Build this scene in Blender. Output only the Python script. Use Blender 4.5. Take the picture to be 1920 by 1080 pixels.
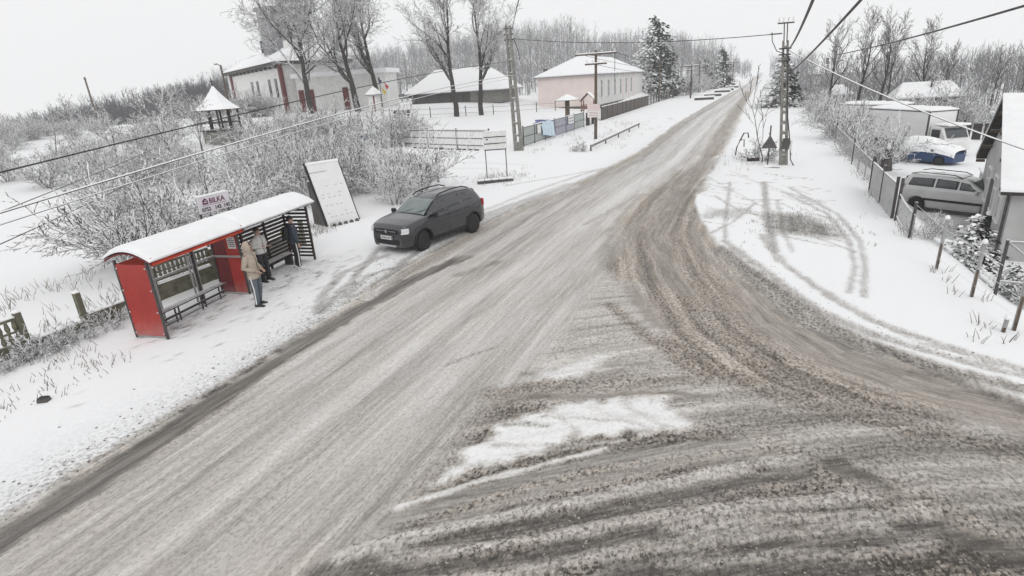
import bpy, bmesh, math, random
import numpy as np
from mathutils import Vector, Matrix, Euler

for o in list(bpy.data.objects):
    bpy.data.objects.remove(o)
S = bpy.context.scene
COL = S.collection

# ------------------------------------------------------------------ camera
CAM_H = 5.4
cam_d = bpy.data.cameras.new('camera'); cam = bpy.data.objects.new('camera', cam_d); COL.objects.link(cam)
cam_d.sensor_width = 36.0; cam_d.lens = 36.0*1063/1920; cam_d.clip_start = 0.1; cam_d.clip_end = 3000
RX = ((0.91986333, 0.07994213, -0.38400614), (0.38751814, -0.33665639, 0.85819122), (-0.06067248, -0.93822797, -0.34065689))
cam.matrix_world = Matrix(((RX[0][0], -RX[0][1], -RX[0][2], 0), (RX[1][0], -RX[1][1], -RX[1][2], 0), (RX[2][0], -RX[2][1], -RX[2][2], CAM_H), (0, 0, 0, 1)))
S.camera = cam

# ------------------------------------------------------------------ overcast sky, weak soft sun, exposure
W = bpy.data.worlds.new('World'); S.world = W; W.use_nodes = True
nt = W.node_tree; nt.nodes.clear()
wo = nt.nodes.new('ShaderNodeOutputWorld'); bg = nt.nodes.new('ShaderNodeBackground')
sky = nt.nodes.new('ShaderNodeTexSky'); sky.sky_type = 'NISHITA'; sky.sun_disc = False
SUN_EL, SUN_AZ = math.radians(38), math.radians(150)
sky.sun_elevation = SUN_EL; sky.sun_rotation = SUN_AZ; sky.air_density = 2.0; sky.dust_density = 6.0
bw = nt.nodes.new('ShaderNodeHueSaturation'); bw.inputs['Saturation'].default_value = 0.05
mx = nt.nodes.new('ShaderNodeMix'); mx.data_type = 'RGBA'; mx.inputs[0].default_value = 0.94
mx.inputs[7].default_value = (9.6, 9.62, 9.65, 1)          # the even cloud sheet
nt.links.new(sky.outputs[0], bw.inputs['Color']); nt.links.new(bw.outputs[0], mx.inputs[6])
nt.links.new(mx.outputs[2], bg.inputs[0]); bg.inputs[1].default_value = 0.1
nt.links.new(bg.outputs[0], wo.inputs[0])
sd = bpy.data.lights.new('sun', 'SUN'); sd.energy = 0.6; sd.angle = math.radians(25); sd.color = (1, .98, .95)
sun = bpy.data.objects.new('sun', sd); COL.objects.link(sun)
sv = Vector((math.sin(SUN_AZ)*math.cos(SUN_EL), math.cos(SUN_AZ)*math.cos(SUN_EL), math.sin(SUN_EL)))
sun.rotation_euler = sv.to_track_quat('Z', 'Y').to_euler(); sun.location = (20, -20, 40)
S.view_settings.view_transform = 'Standard'; S.view_settings.look = 'None'; S.view_settings.gamma = 1
S.view_settings.exposure = 0.0; S.view_settings.use_curve_mapping = False
S.render.engine = 'CYCLES'; S.cycles.volume_bounces = 3

# ------------------------------------------------------------------ helpers
def ss(a, b, x):
    t = np.clip((x-a)/(b-a), 0, 1); return t*t*(3-2*t)

def tz(X, Y):
    """height of the land (metres) at X, Y"""
    X = np.asarray(X, float); Y = np.asarray(Y, float)
    z = 2.6*ss(2, 30, (-X-30)*.7+(Y-48)*.3)*ss(20, 26, -X)
    z = z-.06*np.maximum(0, -X-100)
    z = z-1.6*ss(4.7, 7.5, X)*ss(13, 18, Y)
    return z

def g(X, Y):
    return float(tz(X, Y))

def vn(x, y, seed=0):
    xi = np.floor(x).astype(np.int64); yi = np.floor(y).astype(np.int64)
    fx = x-xi; fy = y-yi; fx = fx*fx*(3-2*fx); fy = fy*fy*(3-2*fy)
    def h(a, b):
        v = (a*374761393+b*668265263+seed*1274126177) & 0xffffffff
        v = ((v ^ (v >> 13))*1103515245) & 0xffffffff
        v = ((v ^ (v >> 16))*2654435761) & 0xffffffff
        return (v & 0xffffff)/float(0xffffff)
    return (h(xi, yi)*(1-fx)+h(xi+1, yi)*fx)*(1-fy)+(h(xi, yi+1)*(1-fx)+h(xi+1, yi+1)*fx)*fy

def fbm(x, y, seed=0, o=3):
    s = 0; a = .5; t = 0
    for i in range(o):
        s = s+a*vn(x*2**i, y*2**i, seed+i*17); t += a; a *= .5
    return s/t

class MB:
    """collects shapes, builds them as one mesh object"""
    def __init__(s): s.v = []; s.f = []; s.n = 0; s.q = []
    def add(s, vs, fs):
        b = s.n; s.v.append(np.asarray(vs, float).reshape(-1, 3)); s.n += len(s.v[-1])
        s.f += [tuple(b+i for i in f) for f in fs]; return s
    def addq(s, vs, q):
        b = s.n; s.v.append(vs); s.n += len(vs); s.q.append(q+b); return s
    def box(s, c, d, rz=0, rot=None, taper=1.0):
        x, y, z = d[0]/2, d[1]/2, d[2]/2
        p = np.array([(-x, -y, -z), (x, -y, -z), (x, y, -z), (-x, y, -z), (-x*taper, -y*taper, z), (x*taper, -y*taper, z), (x*taper, y*taper, z), (-x*taper, y*taper, z)])
        M = rot if rot is not None else Matrix.Rotation(rz, 3, 'Z')
        p = p@np.array(M).T+np.array(c)
        return s.add(p, [(3, 2, 1, 0), (4, 5, 6, 7), (0, 1, 5, 4), (1, 2, 6, 5), (2, 3, 7, 6), (3, 0, 4, 7)])
    def bar(s, a, b, w, h=None):
        a = Vector(a); b = Vector(b); d = b-a; L = d.length; h = h or w
        q = d.to_track_quat('X', 'Z').to_matrix()
        return s.box((a+b)/2, (L, w, h), rot=q)
    def prism(s, poly, h, axis='z', o=(0, 0, 0)):
        n = len(poly); P = []
        for t in (0, h):
            for (a, b) in poly:
                P.append({'z': (a, b, t), 'y': (a, t, b), 'x': (t, a, b)}[axis])
        P = np.array(P)+np.array(o)
        return s.add(P, [tuple(range(n))[::-1], tuple(range(n, 2*n))]+[(i, (i+1) % n, n+(i+1) % n, n+i) for i in range(n)])
    def lathe(s, prof, c=(0, 0, 0), n=16, axis='z', sq=1.0, a0=0):
        P = []
        for (r, z) in prof:
            for k in range(n):
                a = a0+2*math.pi*k/n; x, y = r*math.cos(a), r*math.sin(a)*sq
                P.append({'z': (x, y, z), 'y': (x, z, y), 'x': (z, x, y)}[axis])
        P = np.array(P)+np.array(c); F = []
        for i in range(len(prof)-1):
            for k in range(n):
                F.append((i*n+k, i*n+(k+1) % n, (i+1)*n+(k+1) % n, (i+1)*n+k))
        F.append(tuple(range(n))[::-1]); F.append(tuple(range((len(prof)-1)*n, len(prof)*n)))
        return s.add(P, F)
    def cyl(s, a, b, r, r2=None, n=10):
        return s.tubes([(np.array([a, b], float), np.array([r, r if r2 is None else r2]))], n, cap=True)
    def tubes(s, lst, k=4, cap=False, rot=0.0):
        by = {}
        for p, r in lst: by.setdefault(len(p), []).append((p, r))
        for n, L in by.items():
            P = np.array([p for p, _ in L], float); Rr = np.array([r for _, r in L], float)
            T = np.empty_like(P); T[:, 1:-1] = P[:, 2:]-P[:, :-2]; T[:, 0] = P[:, 1]-P[:, 0]; T[:, -1] = P[:, -1]-P[:, -2]
            T /= np.linalg.norm(T, axis=2, keepdims=True)+1e-9
            up = np.zeros_like(T); up[..., 2] = 1; v = np.abs(T[..., 2]) > .95; up[v] = (1, 0, 0)
            U = np.cross(up, T); U /= np.linalg.norm(U, axis=2, keepdims=True)+1e-9; V = np.cross(T, U)
            a = np.arange(k)*2*math.pi/k+rot
            ring = P[:, :, None, :]+Rr[:, :, None, None]*(np.cos(a)[None, None, :, None]*U[:, :, None, :]+np.sin(a)[None, None, :, None]*V[:, :, None, :])
            m = len(L); vs = ring.reshape(-1, 3); idx = np.arange(m*n*k).reshape(m, n, k)
            i0 = idx[:, :-1]; i1 = idx[:, 1:]
            q = np.stack([i0, np.roll(i0, -1, 2), np.roll(i1, -1, 2), i1], -1).reshape(-1, 4)
            b = s.n; s.addq(vs, q)
            if cap:
                for j in range(m):
                    s.f.append(tuple((b+idx[j, 0])[::-1])); s.f.append(tuple(b+idx[j, -1]))
        return s
    def grid(s, P):
        P = np.asarray(P, float); n, m = P.shape[:2]; idx = np.arange(n*m).reshape(n, m)
        q = np.stack([idx[:-1, :-1], idx[1:, :-1], idx[1:, 1:], idx[:-1, 1:]], -1).reshape(-1, 4)
        return s.addq(P.reshape(-1, 3), q)
    def mesh(s, name, smooth=False):
        me = bpy.data.meshes.new(name); V = np.concatenate(s.v)
        loops = [np.concatenate(s.q).ravel()] if s.q else []; cnt = [np.full(sum(len(q) for q in s.q), 4)] if s.q else []
        if s.f:
            loops.append(np.array([i for f in s.f for i in f])); cnt.append(np.array([len(f) for f in s.f]))
        loops = np.concatenate(loops).astype(np.int32); cnt = np.concatenate(cnt).astype(np.int32)
        me.vertices.add(len(V)); me.vertices.foreach_set('co', V.astype(np.float32).ravel())
        me.loops.add(len(loops)); me.loops.foreach_set('vertex_index', loops)
        st = np.concatenate([[0], np.cumsum(cnt)[:-1]]).astype(np.int32)
        me.polygons.add(len(cnt)); me.polygons.foreach_set('loop_start', st)
        me.update(calc_edges=True); me.validate()
        me.polygons.foreach_set('use_smooth', np.full(len(me.polygons), smooth, dtype=bool))
        return me
    def build(s, name, mat, parent=None, smooth=False, bevel=0):
        me = s.mesh(name, smooth); me.materials.append(mat)
        o = bpy.data.objects.new(name, me); COL.objects.link(o)
        if parent: o.parent = parent
        if bevel:
            b = o.modifiers.new('bevel', 'BEVEL'); b.width = bevel; b.segments = 2; b.limit_method = 'ANGLE'
        return o

def tag(o, label, cat, group=None, kind=None):
    if label: o['label'] = label
    if cat: o['category'] = cat
    if group: o['group'] = group
    o['kind'] = kind or 'thing'
    return o
def thing(name, label, cat, loc=(0, 0, 0), rz=0, group=None):
    o = bpy.data.objects.new(name, None); COL.objects.link(o); o.empty_display_size = .2
    o.location = loc; o.rotation_euler = (0, 0, rz); return tag(o, label, cat, group)
def copy_tree(o, parent=None):
    c = o.copy(); COL.objects.link(c); c.parent = parent
    for ch in o.children: copy_tree(ch, c)
    return c
def again(o, name, parent=None):
    c = bpy.data.objects.new(name, o.data); COL.objects.link(c); c.parent = parent
    return c

# ------------------------------------------------------------------ materials
SNOW = (.86, .865, .875)
def mat(name, col, rough=.75, var=.18, scale=6.0, snow=None, bump=0.0, bscale=30., metal=0.0, spec=.4, col2=None, snowsoft=.18):
    m = bpy.data.materials.new(name); m.use_nodes = True; n = m.node_tree; b = n.nodes['Principled BSDF']
    b.inputs['Roughness'].default_value = rough; b.inputs['Metallic'].default_value = metal
    b.inputs['Specular IOR Level'].default_value = spec
    tc = n.nodes.new('ShaderNodeTexCoord'); nz = n.nodes.new('ShaderNodeTexNoise'); nz.inputs['Scale'].default_value = scale; nz.inputs['Detail'].default_value = 5
    n.links.new(tc.outputs['Object'], nz.inputs['Vector'])
    mr = n.nodes.new('ShaderNodeMapRange'); mr.inputs[1].default_value = .3; mr.inputs[2].default_value = .7
    n.links.new(nz.outputs[0], mr.inputs[0])
    mxn = n.nodes.new('ShaderNodeMix'); mxn.data_type = 'RGBA'
    c2 = col2 or tuple(min(1, c*(1+var)) for c in col); c1 = tuple(c*(1-var) for c in col) if not col2 else col
    mxn.inputs[6].default_value = (*c1, 1); mxn.inputs[7].default_value = (*c2, 1)
    n.links.new(mr.outputs[0], mxn.inputs[0]); out = mxn.outputs[2]
    if snow is not None:
        ge = n.nodes.new('ShaderNodeNewGeometry'); sp = n.nodes.new('ShaderNodeSeparateXYZ'); n.links.new(ge.outputs['True Normal'], sp.inputs[0])
        n2 = n.nodes.new('ShaderNodeTexNoise'); n2.inputs['Scale'].default_value = 9; n2.inputs['Detail'].default_value = 3; n.links.new(ge.outputs['Position'], n2.inputs['Vector'])
        ad = n.nodes.new('ShaderNodeMath'); ad.operation = 'MULTIPLY_ADD'; ad.inputs[1].default_value = 1.0
        n.links.new(n2.outputs[0], ad.inputs[0]); n.links.new(sp.outputs[2], ad.inputs[2])
        r2 = n.nodes.new('ShaderNodeMapRange'); r2.inputs[1].default_value = snow+.5-snowsoft; r2.inputs[2].default_value = snow+.5+snowsoft
        n.links.new(ad.outputs[0], r2.inputs[0])
        m2 = n.nodes.new('ShaderNodeMix'); m2.data_type = 'RGBA'; n.links.new(r2.outputs[0], m2.inputs[0])
        n.links.new(out, m2.inputs[6]); m2.inputs[7].default_value = (*SNOW, 1); out = m2.outputs[2]
    n.links.new(out, b.inputs['Base Color'])
    if bump:
        n3 = n.nodes.new('ShaderNodeTexNoise'); n3.inputs['Scale'].default_value = bscale; n3.inputs['Detail'].default_value = 6
        n.links.new(tc.outputs['Object'], n3.inputs['Vector'])
        bp = n.nodes.new('ShaderNodeBump'); bp.inputs['Strength'].default_value = bump; bp.inputs['Distance'].default_value = .02
        n.links.new(n3.outputs[0], bp.inputs['Height']); n.links.new(bp.outputs[0], b.inputs['Normal'])
    return m
M = {}
M['snow'] = mat('snow', SNOW, .85, .03, 3, bump=.35, bscale=14, spec=.2)
M['bark'] = mat('bark_with_snow', (.05, .045, .041), .9, .35, 7, snow=.45)
M['twig'] = mat('twig_with_snow', (.07, .064, .06), .9, .3, 7, snow=-.02, snowsoft=.15)
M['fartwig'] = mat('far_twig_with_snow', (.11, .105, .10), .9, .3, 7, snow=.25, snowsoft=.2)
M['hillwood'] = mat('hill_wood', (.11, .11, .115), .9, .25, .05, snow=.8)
M['forest'] = mat('far_bare_wood', (.26, .26, .265), .9, .25, .05, snow=.45)  # light grey of snowy twigs, plus some distance haze put into the colour
M['fir'] = mat('fir_needles_with_snow', (.055, .062, .055), .9, .35, 5, snow=.16, snowsoft=.15)
M['darkfir'] = mat('dark_spruce_needles', (.03, .036, .03), .9, .35, 5, snow=.55, snowsoft=.12)
M['concrete'] = mat('weathered_concrete', (.23, .225, .205), .9, .3, 5, snow=.85, bump=.4)
M['mossy'] = mat('mossy_concrete', (.15, .145, .105), .9, .35, 6, snow=.75, bump=.4)
M['red'] = mat('red_painted_steel', (.29, .03, .026), .40, .25, 1.6, col2=(.40, .045, .035))
M['redbright'] = mat('bright_red_sheet', (.47, .045, .02), .4, .2, 3)
M['darkred'] = mat('dark_red_sheet', (.16, .02, .025), .45, .25, 3)
M['steel'] = mat('dark_steel', (.075, .07, .07), .5, .3, 9, snow=.8, metal=.3)
M['brownslat'] = mat('dark_brown_slats', (.05, .034, .032), .6, .35, 8, snow=.85)
M['black'] = mat('black_plastic', (.018, .018, .02), .55, .2, 8)
M['rubber'] = mat('tyre_rubber', (.028, .028, .028), .85, .3, 20)
M['white'] = mat('white_paint', (.72, .72, .71), .55, .08, 3)
M['greywhite'] = mat('off_white_plaster', (.70, .695, .68), .8, .1, 2, bump=.15)
M['pink'] = mat('pale_pink_plaster', (.72, .63, .60), .85, .07, .8, bump=.1)
M['plinth'] = mat('dark_plinth', (.10, .095, .09), .9, .25, 2)
M['carpaint'] = mat('dark_grey_car_paint', (.058, .058, .066), .25, .08, 2, metal=.5, spec=.6)
M['silver'] = mat('silver_car_paint', (.52, .52, .52), .35, .06, 2, metal=.2, spec=.5)
def grime(m, z0, z1, col=(.30, .28, .26), amt=.3):
    n = m.node_tree; b = n.nodes['Principled BSDF']; src = b.inputs['Base Color'].links[0].from_socket
    tc = n.nodes.new('ShaderNodeTexCoord'); sp = n.nodes.new('ShaderNodeSeparateXYZ'); n.links.new(tc.outputs['Object'], sp.inputs[0])
    nz = n.nodes.new('ShaderNodeTexNoise'); nz.inputs['Scale'].default_value = 5; nz.inputs['Detail'].default_value = 6; n.links.new(tc.outputs['Object'], nz.inputs['Vector'])
    ad = n.nodes.new('ShaderNodeMath'); ad.operation = 'MULTIPLY_ADD'; ad.inputs[1].default_value = .5; n.links.new(nz.outputs[0], ad.inputs[0]); n.links.new(sp.outputs[2], ad.inputs[2])
    mr = n.nodes.new('ShaderNodeMapRange'); mr.inputs[1].default_value = z0+.25; mr.inputs[2].default_value = z1+.25; mr.inputs[3].default_value = amt; mr.inputs[4].default_value = 0; n.links.new(ad.outputs[0], mr.inputs[0])
    mx_ = n.nodes.new('ShaderNodeMix'); mx_.data_type = 'RGBA'; n.links.new(mr.outputs[0], mx_.inputs[0]); n.links.new(src, mx_.inputs[6]); mx_.inputs[7].default_value = (*col, 1); n.links.new(mx_.outputs[2], b.inputs['Base Color'])
grime(M['carpaint'], .2, .62, (.16, .15, .145), .3); grime(M['silver'], .25, .7); grime(M['red'], .05, .5, (.45, .40, .38)); grime(M['redbright'], .05, .4, (.45, .40, .38)); grime(M['darkred'], .05, .4, (.4, .35, .33))
for q_ in ('carpaint', 'silver'): M[q_].node_tree.nodes['Principled BSDF'].inputs['Coat Weight'].default_value = .6
M['blue'] = mat('blue_car_paint', (.022, .05, .125), .4, .1, 2, spec=.5)
M['glass'] = mat('tinted_glass', (.045, .055, .06), .08, .2, 2, spec=.8)
M['pane'] = mat('window_pane', (.06, .065, .075), .15, .3, 1, spec=.7)
M['chrome'] = mat('bright_metal', (.6, .6, .62), .3, .1, 6, metal=.8)
M['lamp'] = mat('lamp_glass', (.62, .64, .66), .15, .15, 25, spec=.7)
M['redlamp'] = mat('red_lamp_glass', (.35, .02, .02), .2, .1, 8)
M['wood'] = mat('weathered_wood', (.115, .09, .07), .9, .35, 6, snow=.8)
M['darkwood'] = mat('dark_wood', (.05, .043, .04), .9, .35, 4, snow=.85)
M['brownfence'] = mat('brown_sheet_fence', (.10, .085, .078), .7, .25, 1.2)
M['greygreen'] = mat('grey_green_panel', (.36, .39, .37), .6, .12, 2)
M['lilac'] = mat('lilac_grey_panel', (.34, .34, .40), .6, .12, 2)
M['cloth'] = mat('pale_blue_cloth', (.55, .66, .74), .9, .15, 3)
M['tin'] = mat('grey_roof_tin', (.24, .24, .25), .5, .2, 1.5, snow=1.05, metal=.3)
M['brick'] = mat('brick_red_plaster', (.14, .042, .04), .85, .25, 3)
M['wire'] = mat('dark_cable', (.035, .035, .037), .6, .2, 5)
M['snowwire'] = mat('cable_under_snow', (.05, .05, .05), .7, .2, 5, snow=.05)
M['navyplastic'] = mat('blue_plastic', (.14, .15, .34), .5, .2, 3, snow=.8)
M['mesh'] = mat('galvanised_wire', (.33, .33, .33), .6, .2, 5, snow=.55)
M['soil'] = mat('dry_stalks', (.16, .145, .115), .95, .4, 3, snow=.8)

# ------------------------------------------------------------------ the ground, the main road and the side road: one sheet cut in three
EDGE_L = [(-9.41,2.93),(-9.55,4.09),(-9.46,5.18),(-9.50,6.57),(-9.61,8.07),(-9.92,10.56),(-10.20,13.35),(-10.15,16.88),(-10.14,20.91),(-9.76,24.96),(-8.96,31.37),(-8.17,42.87),(-8.73,71.73),(-8.24,111.94),(-6.04,215.10)]
GUTTER = [(-9.03,2.74),(-9.06,3.79),(-9.17,5.19),(-9.32,7.06),(-9.42,9.57),(-9.40,13.29),(-8.86,16.02),(-8.79,22.38),(-8.27,28.93),(-7.36,38.71),(-7.83,69.16),(-5.32,191.26)]
EDGE_R = [(-2.80,173.14),(-2.74,92.85),(-2.19,54.84),(-2.47,38.48),(-2.69,30.01),(-2.47,25.49),(-1.87,21.71),(-0.95,18.64),(0.19,15.96),(1.55,13.30),(2.47,11.91),(3.17,11.12),(3.80,10.60),(4.20,10.28)]
FLOWB = [(-4.07,274.76),(-3.55,116.92),(-3.16,41.03),(-3.63,25.37),(-3.46,19.88),(-2.35,15.38),(-1.05,12.00),(0.28,10.15),(1.70,9.14),(2.74,8.75),(3.67,8.54)]
FLOWA = [(-5.57,3.37),(-3.23,4.77),(-1.83,5.72),(0.19,7.18),(2.26,8.26),(3.75,8.82)]
SEP = [(-4.47,8.21),(-2.50,8.52),(-0.42,8.55),(1.59,8.11),(2.50,7.59),(3.24,7.16)]
ISLAND1 = [(-3.96,5.66),(-3.84,6.53),(-3.69,7.22),(-3.21,7.97),(-2.65,8.38),(-1.96,8.69),(-1.21,8.88),(-0.44,8.31),(-1.43,7.87),(-2.34,7.36),(-3.01,6.73),(-3.52,6.26)]
ISLAND2 = [(-3.67,8.93),(-3.49,9.67),(-2.60,10.27),(-2.72,9.70),(-3.08,9.11)]
WEDGE_L = [(-3.99,36.28),(-5.00,26.42),(-4.93,20.41),(-4.30,17.07),(-2.80,13.57),(-1.48,11.04),(-0.52,9.71)]
RUT_B1 = [(-3.16,41.03),(-3.50,27.83),(-3.34,21.49),(-2.69,17.99),(-1.87,15.04),(-1.52,14.48)]
RUT_B2 = [(-2.96,14.35),(-2.25,12.79),(-1.69,12.06)]
RUT_B3 = [(-1.52,11.30),(-0.57,10.33),(0.55,9.74),(1.72,9.31),(2.77,9.18),(3.79,8.96)]
RUT_B4 = [(-2.29,23.44),(-1.56,18.21),(-0.32,15.40),(0.58,14.41)]
RUT_B5 = [(-3.23,13.08),(-2.16,11.69),(-0.96,10.22),(-0.56,10.12)]
RUT_B6 = [(0.08,10.75),(1.31,9.97),(2.16,9.78),(3.08,9.66)]
DIAG = [(1.34,7.96),(1.66,7.64),(2.04,7.33),(2.57,6.92),(3.12,6.76)]
SMOOTH = [(-0.42,14.74),(0.94,14.49),(2.09,12.63),(2.88,11.74),(3.56,11.09),(4.19,10.24),(3.96,9.49),(2.94,10.02),(1.85,10.46),(0.85,11.45),(0.02,12.89)]
A1 = [(-4.44,3.77),(-3.23,4.77),(-1.83,5.72),(0.19,7.18),(0.87,7.56)]
A2 = [(-4.21,5.00),(-3.27,5.95),(-1.81,7.21),(0.16,8.24)]
A3 = [(-3.85,4.02),(-2.36,4.76),(-1.01,5.68),(0.21,6.34),(1.76,7.03)]
A4 = [(-0.67,5.61),(0.52,6.17),(1.70,6.62),(2.25,6.95)]
A5 = [(-1.17,4.95),(0.23,5.59),(1.36,6.07)]
A6 = [(-1.82,6.12),(-0.49,6.86),(0.88,7.62)]
A7 = [(-4.04,8.24),(-2.71,8.55),(-1.39,9.15),(-0.49,9.29)]
A8 = [(-3.97,9.11),(-2.82,9.67),(-1.67,10.24)]
A9 = [(-3.51,4.96),(-2.53,5.94),(-0.90,7.16),(0.53,7.89)]
BLOT1 = [(-5.63,8.97),(-5.33,9.48),(-4.97,10.06)]
BLOT2 = [(-8.15,14.32),(-7.53,15.70)]
CLODBAND = [(-4.20,8.23),(-3.02,8.91),(-1.73,9.45),(-0.63,9.84)]
V1 = [(-0.86,19.29),(0.39,16.47),(1.46,13.79),(2.39,12.65),(3.51,11.93),(4.54,11.38)]
V2 = [(0.26,20.24),(0.79,17.35),(1.80,14.82),(2.49,13.45),(3.57,12.37),(4.62,11.65)]
V3 = [(1.05,27.94),(2.50,23.62),(2.79,19.96),(2.65,17.35),(2.27,15.08)]
V4 = [(1.36,28.85),(2.82,23.67),(3.10,20.02),(2.89,17.26),(2.55,14.89)]
V5 = [(0.27,30.46),(0.36,26.01),(0.46,21.44),(0.68,18.36)]
V6 = [(-1.28,30.38),(-0.98,21.21),(-0.81,19.30)]
V7 = [(-0.03,25.53),(-0.75,21.88),(-1.34,20.24)]
V8 = [(-1.73,26.72),(-0.50,23.67),(0.46,22.90)]
V9 = [(-2.71,32.43),(-0.38,26.27),(0.65,23.82)]
V10 = [(-1.09,32.46),(1.32,27.60),(2.68,24.09)]
PATCH = [(0.46,23.61),(1.57,23.49),(2.50,21.99),(2.58,20.24),(1.74,20.23),(0.63,20.58)]
C1 = [(-10.26,10.54),(-11.06,12.90),(-12.14,15.48),(-12.71,17.12)]
C2 = [(-9.70,11.87),(-10.62,15.17),(-10.75,16.76)]
C3 = [(-10.32,11.71),(-10.87,13.45),(-10.29,14.66)]
FAN1 = [(-11.32,19.37),(-10.48,24.03),(-8.84,28.89)]
FAN2 = [(-11.28,22.26),(-10.65,27.28),(-9.10,34.22)]
FAN3 = [(-12.75,28.65),(-10.85,31.30),(-8.87,34.64)]
LANE1 = [(-23.00,37.21),(-18.61,37.35),(-14.65,36.26)]
LANE2 = [(-21.47,34.66),(-16.11,34.65)]

def along(n0, a, b, step): return np.arange(a, b, step)
gx = np.concatenate([-45-np.geomspace(.3, 385, 60)[::-1], np.arange(-45, -15.2, .24), np.arange(-15.2, 6.5, .07), np.arange(6.5, 30, .25), 30+np.geomspace(.3, 400, 45)])
yy = list(np.arange(-9, 1.2, .3))+[1.2]
while yy[-1] < 620: yy.append(yy[-1]+max(.055, .0068*yy[-1]))
gy = np.array(yy)
GX, GY = np.meshgrid(gx, gy, indexing='ij')
px_, py_ = GX.ravel(), GY.ravel()

def pdist(poly, x, y, far=6.0):
    """signed distance to a polyline (positive on its left) and arc length, for points near it"""
    d = np.full(x.shape, 1e3); sgn = np.ones(x.shape); arc = np.zeros(x.shape); s0 = 0
    P = np.array(poly); lo = P.min(0)-far; hi = P.max(0)+far
    k = np.where((x > lo[0]) & (x < hi[0]) & (y > lo[1]) & (y < hi[1]))[0]
    xx, yy = x[k], y[k]; dd = np.full(xx.shape, 1e3); sg = np.ones(xx.shape); ar = np.zeros(xx.shape)
    for (a, b) in zip(P[:-1], P[1:]):
        v = b-a; L = np.hypot(*v); t = np.clip(((xx-a[0])*v[0]+(yy-a[1])*v[1])/(L*L), 0, 1)
        cx = xx-a[0]-t*v[0]; cy = yy-a[1]-t*v[1]; e = np.hypot(cx, cy); m = e < dd
        dd[m] = e[m]; sg[m] = np.where(v[0]*cy-v[1]*cx > 0, 1, -1)[m]; ar[m] = (s0+t*L)[m]; s0 += L
    d[k] = dd; sgn[k] = sg; arc[k] = ar
    return d, sgn, arc
def inpoly(poly, x, y):
    P = np.array(poly); c = np.zeros(x.shape, bool); j = len(P)-1
    for i in range(len(P)):
        xi, yi = P[i]; xj, yj = P[j]
        c ^= ((yi > y) != (yj > y)) & (x < (xj-xi)*(y-yi)/((yj-yi) or 1e-9)+xi); j = i
    return c

wob = (fbm(px_*.9, py_*.5, 5)-.5)
wob2 = (fbm(px_*5.0, py_*4.0, 6, 2)-.5)*(py_ < 45)
eL = np.interp(py_, [p[1] for p in EDGE_L], [p[0] for p in EDGE_L])
eL = np.where(py_ < 3, -9.4, eL)
farR = np.interp(py_, [p[1] for p in EDGE_R[:6]][::-1], [p[0] for p in EDGE_R[:6]][::-1])
sideP = EDGE_R[4:]+[(6, 9.1), (9, 7.6), (40, -4)]
sx = np.array([p[0] for p in sideP]); sy = np.array([p[1] for p in sideP])
sideTop = np.interp(px_, sx, sy)                       # the side road lies nearer than this line
dl = px_-eL                                            # metres right of the left road edge
dr_far = farR-px_
in_side = (py_ < sideTop) & (px_ > -4.2)
in_main = (dl > 0) & (dr_far > 0) & ~((px_ > -4.2) & (py_ < 26) & ~in_side)
in_main &= px_ < np.where(py_ > 22, farR, np.where(py_ > 9, -3.4, -3.6))
in_main &= py_ < 500
paved = in_main | in_side
# signed distance to the paved edge on the right, roughly
dR = np.where(py_ > 27, dr_far, np.where(px_ < -3.6, 9, sideTop-py_))
cover = np.ones(px_.shape); brown = np.zeros(px_.shape); clod = np.zeros(px_.shape); lump = np.zeros(px_.shape)
# --- main road: packed pale slush drawn out along the road
road_in = ss(-.25, .25, dl+wob*.5)*ss(-.35, .35, dR+wob*.9)*(py_ < 560)
mainm = road_in*(1-ss(-4.4, -3.2, px_)*(py_ < 30))
strk = .6*vn(px_*2.2, py_*.05, 1)+.4*vn(px_*6.5, py_*.12, 2)-.5
c_main = .60-.06*ss(10, 4, py_)+.28*strk+.12*ss(14, 30, py_)*ss(-8.2, -5.5, px_)+.05*(fbm(px_*.3, py_*.2, 9)-.5)
b_main = .30-.12*ss(14, 40, py_)+.15*ss(8, 3, py_)
cover = cover*(1-road_in)+c_main*road_in; brown = brown*(1-road_in)+b_main*road_in; clod = .30*road_in
# --- the mouth of the side road: brown rutted slush
dB, sB, aB = pdist(FLOWB, px_, py_, 14); psiB = dB*sB
dA, sA, aA = pdist([(-9, .9)]+FLOWA+[(8, 10.2)], px_, py_, 14); psiA = dA*sA
dW, sW, _ = pdist(WEDGE_L, px_, py_, 12)
wl = np.interp(py_, [p[1] for p in WEDGE_L][::-1], [p[0] for p in WEDGE_L][::-1])
wedge = ss(-.5, .5, px_-wl+wob*.9)*ss(9, 10.2, py_)*(1-ss(28, 46, py_))*road_in
dS, sS, _ = pdist(SEP, px_, py_, 20)
sepY = np.interp(px_, [p[0] for p in SEP], [p[1] for p in SEP])
regA = ss(-.3, .6, sepY-py_+wob)*ss(-4.6, -3.4, px_+(py_-5)*.05)*road_in
regMid = ss(-4.1, -3.5, px_)*(1-wedge)*(1-regA)*road_in*(py_ < 17)
jB = .3*vn(psiB*2.4, aB*.12, 21)+.7*vn(psiB*6.0, aB*.12, 22)-.5
jA = .28*vn(psiA*2.2, aA*.10, 31)+.72*vn(psiA*5.5, aA*.11, 32)-.5
wB = np.clip(wedge+.0*regMid, 0, 1)
def lay(a, w, v): return a*(1-w)+v*w
cover = lay(cover, wB, .41+.55*jB); brown = lay(brown, wB, .8); clod = lay(clod, wB, .85)
cover = lay(cover, regMid, .56-.17*ss(-.8, .6, px_)+(.62-.34*ss(9, 10.5, py_))*jA); brown = lay(brown, regMid, .42); clod = lay(clod, regMid, .55)
tn = ss(.5, 3.0, px_)
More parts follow.
